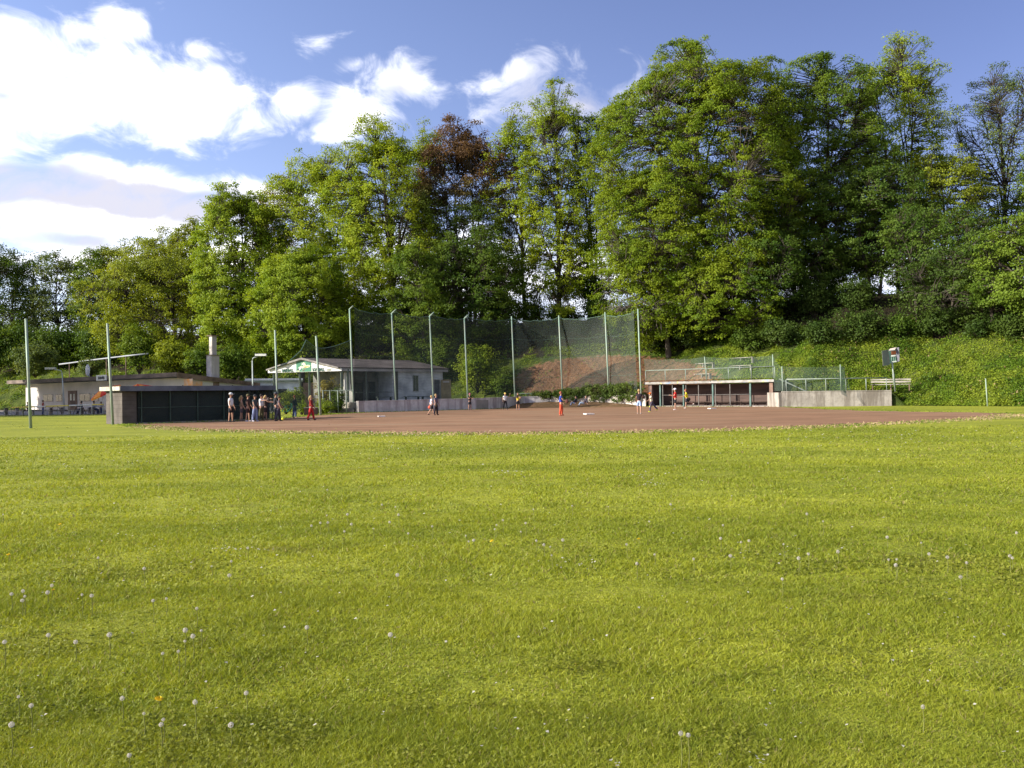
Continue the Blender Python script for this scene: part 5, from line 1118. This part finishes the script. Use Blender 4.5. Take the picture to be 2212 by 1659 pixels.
person(93, 896.5, 866.5, RT + 40, 'child in a dark red shirt and blue trousers by the benches at the far left', (.28, .04, .03), 'short', 'trousers', (.05, .08, .22), hair='dark', arms=((20, 40, 10), (10, 30, 10)), H=1.55)
person(219, 894, 872, RT + 60, 'person in a pale top and dark jeans half behind the left dugout', (.40, .38, .40), 'short', 'trousers', (.04, .055, .12), hair='brown', arms=((20, 40, 10), (20, 50, 10)), H=1.3)
person(844, 862, 824, RT + 150, 'person in a pale blue shirt on the clubhouse porch behind the net', (.50, .55, .65), 'long', 'shorts', (.08, .10, .22), hair='dark', arms=((35, 45, 8), (20, 60, 10)), lean=6, z=.97, Y=96.2, H=1.75)
for k, (x, c_, h_) in enumerate(((176, (.05, .05, .06), 'dark'), (203, (.30, .32, .40), 'dark'), (60, (.04, .07, .12), 'brown'))):
    person(x, 889, 872, RT + (0 if k else 180), ['person in black sitting at the tables left of the dugout', 'person in a grey blue top sitting at the tables nearest the dugout', 'person in a navy top sitting on the far left bench'][k], c_, 'long', 'trousers', (.05, .06, .10), hair=h_, sit=True, arms=((50, 40, 8), (50, 40, 8)), lpose=((88, 88), (84, 84)), z=.46, Y=95.5 if k < 2 else 94.4, H=1.72)

# ------------------------------------------------------------------ small things on the field
def base_plate(x, y, s, label):
    p = gnd(x, y); m = MB(); m.box((0, 0, .045), (s, s, .07), .3)
    o = m.build('base_plate', cm((.72, .66, .62))); o.location = (p.x, p.y, .006); tag(o, label, 'base', 'white bases')
base_plate(1272, 895.5, .62, 'white base on the dirt right of the blue shirted player')
base_plate(1538, 883.5, .55, 'white base on the dirt in front of the right dugout')
base_plate(824, 900.5, .5, 'white base on the dirt before the clubhouse wall')
p = gnd(611, 908.3); m = MB(); m.ell((0, 0, .10), (.10, .10, .10), 12, 8); o = m.build('ball', cm((.62, .62, .06)), smooth=True); o.location = (p.x, p.y, .006); tag(o, 'yellow ball on the dirt at the feet of the grey shirted person', 'ball')
p = gnd(672, 897); bxr = thing('equipment_box', 'dark brown wooden box standing behind the red trousered person', 'box', (p.x, p.y, 0))
m = MB(); m.box((p.x, p.y, .32), (1.15, .6, .58), .2); under(m.build('box_body', mdark), bxr); m = MB(); m.box((p.x, p.y, .635), (1.22, .66, .045), .2); under(m.build('lid', mwoodgrey), bxr)
# bicycle parked behind the people
def bicycle(x, y, Y, rz, col, label):
    b = at(x, y, Y); b.z = 0; root = thing('bicycle', label, 'bicycle', b); root.rotation_euler = (0, 0, rz); mm = cm(col, .4)
    for s in (-.52, .52):
        w = MB(); pts = [(s + .33 * math.cos(a), 0, .34 + .33 * math.sin(a)) for a in [2 * math.pi * i / 20 for i in range(21)]]; w.tube(pts, .022, 6, cap=False); wo = w.build('wheel', cm((.03, .03, .03)), root)
        q = MB()
        for i in range(8): a = 2 * math.pi * i / 8; q.tube([(s, 0, .34), (s + .32 * math.cos(a), 0, .34 + .32 * math.sin(a))], .004, 4)
        q.build('spokes', mpole2, wo)
    m = MB(); bb = (0, 0, .30); st = (-.16, 0, .82); hd = (.36, 0, .80)
    for a, c in ((bb, st), (st, hd), (hd, bb), (bb, (-.52, 0, .34)), (st, (-.52, 0, .34)), (hd, (.52, 0, .34)), (hd, (.33, 0, .95))): m.tube([a, c], .018, 6)
    m.build('frame', mm, root); m = MB(); m.box((-.18, 0, .88), (.26, .12, .05)); m.build('saddle', cm((.03, .03, .03)), root); m = MB(); m.tube([(.30, -.26, .98), (.34, 0, .95), (.30, .26, .98)], .015, 6); m.build('handlebar', mm, root)
bicycle(622, 888, 76, .5, (.05, .30, .22), 'green bicycle leaning among the bushes behind the people')
bicycle(586, 897, 70, 1.0, (.65, .65, .62), 'white bicycle half hidden at the right end of the left dugout')
# gate fence
g0 = Vector((-16.4, 83.2)); g1 = Vector((-14.7, 82.9))
ga = at(692, 893, 82.5); gb = at(764, 891, 83.0); gr_ = thing('metal_gate', 'low metal gate and posts between the net pole and the backstop wall', 'gate', (ga.x, ga.y, 0))
for x in (699, 714, 731, 749): q = at(x, 892, 82.8); m = MB(); m.tube([(q.x, q.y, 0), (q.x - .05, q.y, 2.15)], .06, 6); under(m.build('post', mpole2, smooth=True), gr_)
m = MB(); m.tube([(at(699, 860, 82.8).x, 82.8, 2.1), (at(764, 860, 82.8).x, 82.8, 2.1)], .04, 6); under(m.build('top_rail', mpole2), gr_)
m = MB(); m.wallseg((ga.x, 84.2), (gb.x - .2, 84.4), .3, 0, .42); tag(m.build('low_wall', mcR), 'low concrete kerb wall behind the metal gate', 'wall')
m = MB(); m.wallseg((ga.x - 1.5, 86.2), (gb.x + 1, 86.6), .3, 0, .9); tag(m.build('planter_wall', mblock), 'grey block planter wall under the gable bushes', 'wall')
# benches on the slope, terrace and wall
def bench(a, b, z, back, label, m=None, group=None, name='bench'):
    a, b = Vector(a[:2]), Vector(b[:2]); d, n = (b - a).normalized(), None; n = Vector((-d.y, d.x)); L_ = (b - a).length; fr_ = (a, d, n)
    r_ = thing(name, label, 'bench', (a.x, a.y, z), group); m = m or mwoodgrey
    part(r_, 'seat', m, (0, L_, 0, .38, z + .42, z + .47), fr=fr_)
    if back: part(r_, 'backrest', m, (0, L_, .42, .46, z + .62, z + .76), fr=fr_); part(r_, 'backrest', m, (0, L_, .42, .46, z + .84, z + .96), fr=fr_)
    nl_ = max(2, int(L_ / 1.6) + 1)
    for i in range(nl_): s = .12 + (L_ - .3) * i / (nl_ - 1); part(r_, 'leg', mrust if back else m, (s, s + .08, .05, .33, z - .15, z + .417), fr=fr_)
    return r_
q0 = at(1881, 850, 82.0); q1 = at(1968, 850, 80.6)
bench((q0.x, q0.y), (q1.x, q1.y), 1.5, True, 'weathered grey bench with a slatted back standing on the right wall')
for k, (x0, x1, y, Y) in enumerate(((1496, 1532, 809, 97), (1496, 1540, 803, 98.6), (1572, 1622, 806, 95), (1572, 1626, 800, 96.5))):
    a, b_ = at(x0, y, Y), at(x1, y, Y - 3.2); zz = hz((a.x + b_.x) / 2, (a.y + b_.y) / 2); bench((a.x, a.y), (b_.x, b_.y), zz, False, ['lower left grey plank bench on the slope over the right dugout', 'upper left grey plank bench on the slope over the right dugout', 'lower right grey plank bench on the slope over the right dugout', 'upper right grey plank bench on the slope over the right dugout'][k], group='plank benches on the slope')
for k, (x0, x1, Y) in enumerate(((1112, 1150, 103.4), (1152, 1200, 103.4))):
    a, b_ = at(x0, 848, Y), at(x1, 848, Y); bench((a.x, a.y), (b_.x, b_.y), 1.15, False, ['pale green plank bench behind the wall, left of two', 'pale green plank bench behind the wall, right of two'][k], m=mat('bench_green', (.30, .38, .34), .7, .2, 1), group='plank benches behind the wall')
for k, (s0, s1) in enumerate(((3.9, 5.9), (7.6, 9.6), (9.9, 11.9))):
    a, b_ = PA + e * s0 + NL * -.7, PA + e * s1 + NL * -.7; bench(a, b_, .97, False, ['dark bench on the porch under the person', 'dark bench by the clubhouse pillar', 'dark bench under the clubhouse window'][k], m=mblk, group='dark benches along the clubhouse')
# scoreboard on its post
sbY = 79.3; sb0 = at(1934, 842, sbY); st = at(1927, 782, sbY); sr = thing('scoreboard', 'green metal scoreboard cabinet with its doors open, on a post at the right wall', 'scoreboard', (sb0.x, sb0.y, 1.34))
m = MB(); m.tube([(sb0.x, sb0.y, 1.3), (st.x, st.y, st.z)], .07, 8); under(m.build('post', mpole2, smooth=True), sr)
m = MB(); m.tube([(sb0.x - .02, sb0.y + .1, 1.9), (sb0.x - .1, sb0.y + .1, 2.9)], .1, 8); under(m.build('post_sleeve', mpole2, smooth=True), sr)
def spx(X_, Y_): return Vector((1886 + X_ * 100 / 1659 * .8534, 733.9 + Y_ * 100 / 1659 * .8534))
def sbp(X_, Y_, dy=0): q = spx(X_, Y_); return at(q.x, q.y, sbY + dy)
mcab = mat('cabinet', (.13, .17, .15), .6, .2, 1.5, col2=(.20, .20, .18)); mcabl = mat('cabinet_lilac', (.12, .12, .145), .6, .1, 1)
def quadprism(pts, th, name, m_, par):
    v = MB(); q = [tuple(p) for p in pts] + [(p[0], p[1] + th, p[2]) for p in pts]; v.hexa([q[3], q[2], q[6], q[7], q[0], q[1], q[5], q[4]]); return under(v.build(name, m_), par)
quadprism([sbp(660, 400, .45), sbp(1040, 330, .45), sbp(1060, 930, .45), sbp(690, 1000, .45)], .05, 'back_panel', mgreenpaint, sr)
quadprism([sbp(372, 455, -.5), sbp(650, 415, 0), sbp(705, 1060, 0), sbp(425, 1105, -.5)], .04, 'door', mcab, sr)
quadprism([sbp(965, 330, .05), sbp(1090, 320, -.3), sbp(1110, 900, -.3), sbp(1005, 930, .05)], .04, 'door', mcabl, sr)
quadprism([sbp(660, 455, -.45), sbp(905, 430, -.45), sbp(970, 320, .05), sbp(720, 370, .05)][::-1], .03, 'flap', mat('flap_beige', (.55, .45, .38), .7, .1, 2), sr)
quadprism([sbp(770, 480, .40), sbp(960, 450, .40), sbp(965, 610, .40), sbp(775, 635, .40)], .03, 'number_plate', mat('rusty', (.20, .06, .02), .8, .3, 3), sr)
for x0, x1, y0, y1 in ((760, 850, 650, 715), (862, 945, 640, 705), (800, 885, 905, 960), (895, 985, 890, 945)): quadprism([sbp(x0, y0, .38), sbp(x1, y0 - 10, .38), sbp(x1, y1 - 10, .38), sbp(x0, y1, .38)], .02, 'number_card', cm((.66, .72, .66)), sr)
for x0 in (765, 850, 920): quadprism([sbp(x0, 730, .39), sbp(x0 + 28, 728, .39), sbp(x0 + 30, 880, .39), sbp(x0 + 2, 885, .39)], .02, 'number_slot', cm((.22, .38, .28)), sr)
# parasols, tables, barrier and benches by the restaurant
def parasol(x, y, Y, tilt, rad, label):
    c = at(x, y, Y); r_ = thing('parasol', label, 'parasol', (c.x, c.y, .2), 'orange red parasols'); M3 = Matrix.Rotation(tilt, 3, 'Y') @ Matrix.Rotation(.25, 3, 'X')
    m = MB(); m.tube([(c.x, c.y, .1), (c.x, c.y, c.z - .1)], .03, 6); under(m.build('pole', mlamp), r_)
    pc = [(.62, .05, .03), (.80, .30, .05), (.50, .05, .03), (.75, .20, .05)]
    for par_ in (0, 1):
        v = MB()
        for i in range(8):
            if i % 2 != par_: continue
            a0, a1 = 2 * math.pi * i / 8, 2 * math.pi * (i + 1) / 8; am = (a0 + a1) / 2
            pt = [Vector((0, 0, 0)), Vector((math.cos(a0) * rad, math.sin(a0) * rad, -.62)), Vector((math.cos(am) * rad * .90, math.sin(am) * rad * .90, -.60)), Vector((math.cos(a1) * rad, math.sin(a1) * rad, -.62))]
            dn_ = [q - Vector((0, 0, .16)) for q in pt[1:]]
            P = [c + M3 @ q for q in pt + dn_]; v.add(P, [(0, 1, 2), (0, 2, 3), (1, 4, 5, 2), (2, 5, 6, 3)])
        under(v.build('canopy_panels', cm(pc[par_])), r_)
parasol(222, 836, 94, -.42, 1.75, 'tilted orange and red parasol beside the left dugout end wall')
parasol(297, 829, 92, -.05, 1.7, 'orange and red parasol peeping over the left dugout roof')
bl0, bl1 = gnd(0, 900), gnd(222, 896); brr = thing('barrier', 'yellow and white barrier rail along the far edge of the left lawn', 'barrier', (at(100, 878, 93).x, 93, 0))
a0, a1 = at(24, 880.2, 93), at(224, 873.5, 93)
for i in range(8):
    p0, p1 = a0.lerp(a1, i / 8 + .003), a0.lerp(a1, (i + 1) / 8 - .003); m = MB(); m.tube([p0, p1], .065, 8); under(m.build('rail', cm((.68, .55, .12) if i in (0, 1, 3, 4, 7) else (.62, .62, .60))), brr)
for i in range(9): p0 = a0.lerp(a1, i / 8); m = MB(); m.tube([(p0.x, 93, 0), (p0.x, 93, p0.z - .07)], .03, 6); under(m.build('post', mpole2), brr)
for k, (x0, x1, Y) in enumerate(((6, 50, 94), (66, 108, 94), (146, 176, 94.5))):
    a, b_ = at(x0, 890, Y), at(x1, 890, Y); bench((a.x, a.y), (b_.x, b_.y), .02, False, ['grey bench at the far left edge behind the barrier', 'grey bench behind the barrier, right of the red shirted child', 'grey bench in front of the restaurant door'][k], group='benches behind the barrier')
def table(x, Y, label, col=(.40, .38, .42)):
    q = at(x, 885, Y); r_ = thing('table', label, 'table', (q.x, q.y, .05), 'tables outside the restaurant'); m = MB(); m.box((q.x, q.y, .78), (1.5, .8, .05)); under(m.build('tabletop', cm(col)), r_)
    for dx in (-.6, .6): m = MB(); m.box((q.x + dx, q.y, .39), (.08, .6, .73)); under(m.build('leg', mwoodgrey), r_)
table(189, 95.2, 'grey table between the two seated people near the dugout'); table(25, 97, 'dark table on the far left grass', (.10, .09, .09)); table(122, 97, 'table left of the restaurant door', (.45, .36, .30)); table(205, 98, 'pale table under the tilted parasol', (.50, .55, .66))
# chair-like arcs: two arched bike stands
for k, x in enumerate((120, 172)):
    q = at(x, 888, 95.5); m = MB(); m.tube([(q.x - .7, q.y, .02), (q.x - .4, q.y, .75), (q.x, q.y, 1.0), (q.x + .4, q.y, .75), (q.x + .7, q.y, .02)], .03, 6); o = place_mesh_at(m.build('arched_stand', mdark, smooth=True), (q.x, q.y, .02)); tag(o, ['dark arched metal stand left of the restaurant door', 'dark arched metal stand right of the restaurant door'][k], 'stand', 'arched stands')
# ------------------------------------------------------------------ dandelions
Z5 = [(75,535),(150,515),(162,550),(145,577),(338,478),(310,524),(535,540),(598,546),(940,367),(998,578),(1085,565),(1508,320),(1380,352),(1283,630),(1208,772),(1312,775),(1258,812),(1205,845),(1163,912),(1060,925),(493,850),(30,850),(203,1268),(120,1210),(797,1220),(938,1320),(1065,1360),(1050,1393),(1272,1245),(75,1393),(843,1595),(1605,1185),(1505,1395),(713,803),(1615,232),(640,297),(20,12),(1495,412),(315,805)]
Z6 = [(513,72),(500,147),(615,168),(660,160),(128,238),(348,264),(27,290),(555,246),(855,180),(940,260),(1162,222),(1440,140),(1632,172),(1676,235),(1448,268),(1494,266),(1488,299),(1780,254),(1888,286),(2132,246),(2147,258),(2170,115),(1078,50),(987,8),(848,378),(1642,1105),(317,1266),(275,1256),(995,235),(1855,366)]
Z7 = [(285,313),(590,397),(666,410),(282,458),(397,452),(195,516),(245,500),(288,498),(420,508),(380,548),(543,532),(633,496),(683,454),(737,560),(872,520),(1060,573),(1076,605),(1104,598),(1222,536),(1232,512),(1268,485),(1395,502),(1368,550),(1455,601),(1497,624),(1533,635),(1541,683),(1603,597),(1655,404),(1858,409),(2207,396),(2087,492),(1960,622),(2117,679),(2018,730),(677,794),(638,1132),(170,1090),(1438,424)]
D1 = 2592 / 2212
wh = [((0 + x / 2.5756) / D1, (1300 + y / 2.5756) / D1) for x, y in Z5] + [((1600 + x / 2.2298) / D1, (1300 + y / 2.2298) / D1) for x, y in Z6] + [((700 + x / 2.212) / D1, (1100 + y / 2.212) / D1) for x, y in Z7]
ye = [((x / 2.5756) / D1, (1300 + y / 2.5756) / D1) for x, y in ((55, 266), (348, 497), (1037, 1205), (392, 68))] + [((1600 + 38 / 2.23) / D1, (1300 + 142 / 2.23) / D1), ((700 + 1205 / 2.212) / D1, (1100 + 595 / 2.212) / D1)]
r = np.random.default_rng(4); random.seed(4)
msd = bpy.data.materials.new('dandelion_seed'); msd.use_nodes = True; t = msd.node_tree; b = t.nodes['Principled BSDF']; b.inputs['Base Color'].default_value = (.62, .59, .54, 1); b.inputs['Roughness'].default_value = .9; trn = N(t, 'ShaderNodeBsdfTranslucent'); trn.inputs[0].default_value = (.75, .72, .66, 1); mxx = N(t, 'ShaderNodeMixShader'); mxx.inputs[0].default_value = .5; t.links.new(b.outputs[0], mxx.inputs[1]); t.links.new(trn.outputs[0], mxx.inputs[2]); t.links.new(mxx.outputs[0], t.nodes['Material Output'].inputs[0])
mst = mat('dandelion_stem', (.16, .17, .04), .6); myl = mat('dandelion_yellow', (.80, .56, .01), .7)
D = r.normal(size=(260, 3)); D /= np.linalg.norm(D, axis=1)[:, None]; rad = .021
hv = MB(); hv.ell((0, 0, 0), (.006, .006, .006), 6, 4)
for d in D:
    d = Vector(d); u = d.orthogonal().normalized(); w = d.cross(u); c = d * rad * random.uniform(.82, 1.05)
    for a in (0, 1.05, 2.1): q = (u * math.cos(a) + w * math.sin(a)) * .0042; p = d.cross(q) * .25; hv.add([c - q - p, c + q - p * .2, c + p * 1.2 + d * .002], [(0, 1, 2)])
seed_me = hv.build('tmp', msd).data; bpy.data.objects.remove(bpy.data.objects['tmp'])
yv = MB()
for ring, (n, rr_, zz) in enumerate(((22, .019, .0), (16, .014, .004), (10, .008, .007))):
    for i in range(n): a = 2 * math.pi * (i + ring * .3) / n; c = Vector((math.cos(a), math.sin(a), 0)); s_ = Vector((-c.y, c.x, 0)) * .0028; yv.add([s_ * .5, -s_ * .5, c * rr_ - s_ + Vector((0, 0, zz)), c * rr_ + s_ + Vector((0, 0, zz))], [(0, 1, 2, 3)])
yel_me = yv.build('tmp', myl).data; bpy.data.objects.remove(bpy.data.objects['tmp'])
sv = MB(); sv.tube([(0, 0, 0), (.004, .002, .5), (0, 0, 1)], .0018, 5); stem_me = sv.build('tmp', mst).data; bpy.data.objects.remove(bpy.data.objects['tmp'])
def dandelion(x, y, yellow, label, group, sc=1.0):
    h = random.uniform(.09, .15) if not yellow else random.uniform(.05, .08); p = gnd(x, y, h)
    root = thing('dandelion', label, 'dandelion', (p.x, p.y, 0), group)
    s = bpy.data.objects.new('stem', stem_me); COL.objects.link(s); s.parent = root; s.scale = (1 + p.y * .05, 1 + p.y * .05, h)
    o = bpy.data.objects.new('flower' if yellow else 'seed_head', yel_me if yellow else seed_me); COL.objects.link(o); o.parent = root; o.location = (0, 0, h + (.0 if yellow else .012)); k = sc * random.uniform(.5, .98) * (1.25 if yellow else 1); o.scale = (k, k, k); o.rotation_euler = (random.uniform(-.3, .3), random.uniform(-.3, .3), random.uniform(0, 6))
for i, (x, y) in enumerate(wh):
    near = y > 1385
    dandelion(x, y, False, 'white fluffy dandelion seed head on the near left lawn' if near and x < 700 else ('small white dandelion seed head scattered over the middle lawn' if not near else 'lone pale dandelion seed head on the near right lawn'), 'dandelion clocks on the near left lawn' if near and x < 700 else ('dandelion clocks over the middle lawn' if not near else 'dandelion clocks on the near right lawn'), .62 if near else .72)
yl = ['yellow dandelion flower at the left picture edge', 'yellow dandelion flower among the left group of seed heads', 'large yellow dandelion flower nearest the camera', 'tiny yellow dandelion flower farthest out on the left lawn', 'yellow dandelion flower on the right half of the lawn', 'yellow dandelion flower among the central seed heads']
for i, (x, y) in enumerate(ye): dandelion(x, y, True, yl[i], None, 1.0)
# daisies and clover specks
P = []
for cx_, cy_, n, sx_, sy_ in ((830, 1160 * 1, 0, 0, 0), (1100, 1020, 26, 18, 3), (1400, 1030, 30, 35, 7), (1413, 1045, 20, 15, 3), (520, 1185, 26, 30, 3), (1640, 1645, 9, 14, 6), (1330, 1645, 5, 8, 4), (600, 975, 40, 90, 12), (760, 965, 50, 110, 14), (440, 990, 40, 110, 18), (1250, 1215, 14, 22, 8), (1750, 1190, 24, 130, 14), (300, 1010, 40, 200, 30), (1500, 960, 60, 260, 12), (1900, 940, 60, 160, 10), (650, 940, 70, 220, 5), (1000, 943, 50, 220, 3)):
    for _ in range(n):
        x, y = r.normal(cx_, sx_), r.normal(cy_, sy_)
        if y > 936 + (2 if abs(x - 1000) < 400 else -6): P.append(gnd(x, y, .05))
for _ in range(420):
    q = gnd(r.uniform(-100, 2300), 930 + 700 * r.uniform() ** 2.2, .04); P.append(q)
V = []; 
for p in P:
    s = (.006 + .0007 * p.y) * random.uniform(.6, 1.2); a = random.uniform(0, 3)
    V += [(p.x + s * math.cos(a + i * math.pi / 2), p.y + s * math.sin(a + i * math.pi / 2), p.z + random.uniform(-.2, .9) * s) for i in range(4)]
o = npmesh('daisies', np.array(V), np.arange(len(V)).reshape(-1, 4), msd); tag(o, 'small white daisies and petals strewn over the lawn', kind='stuff')
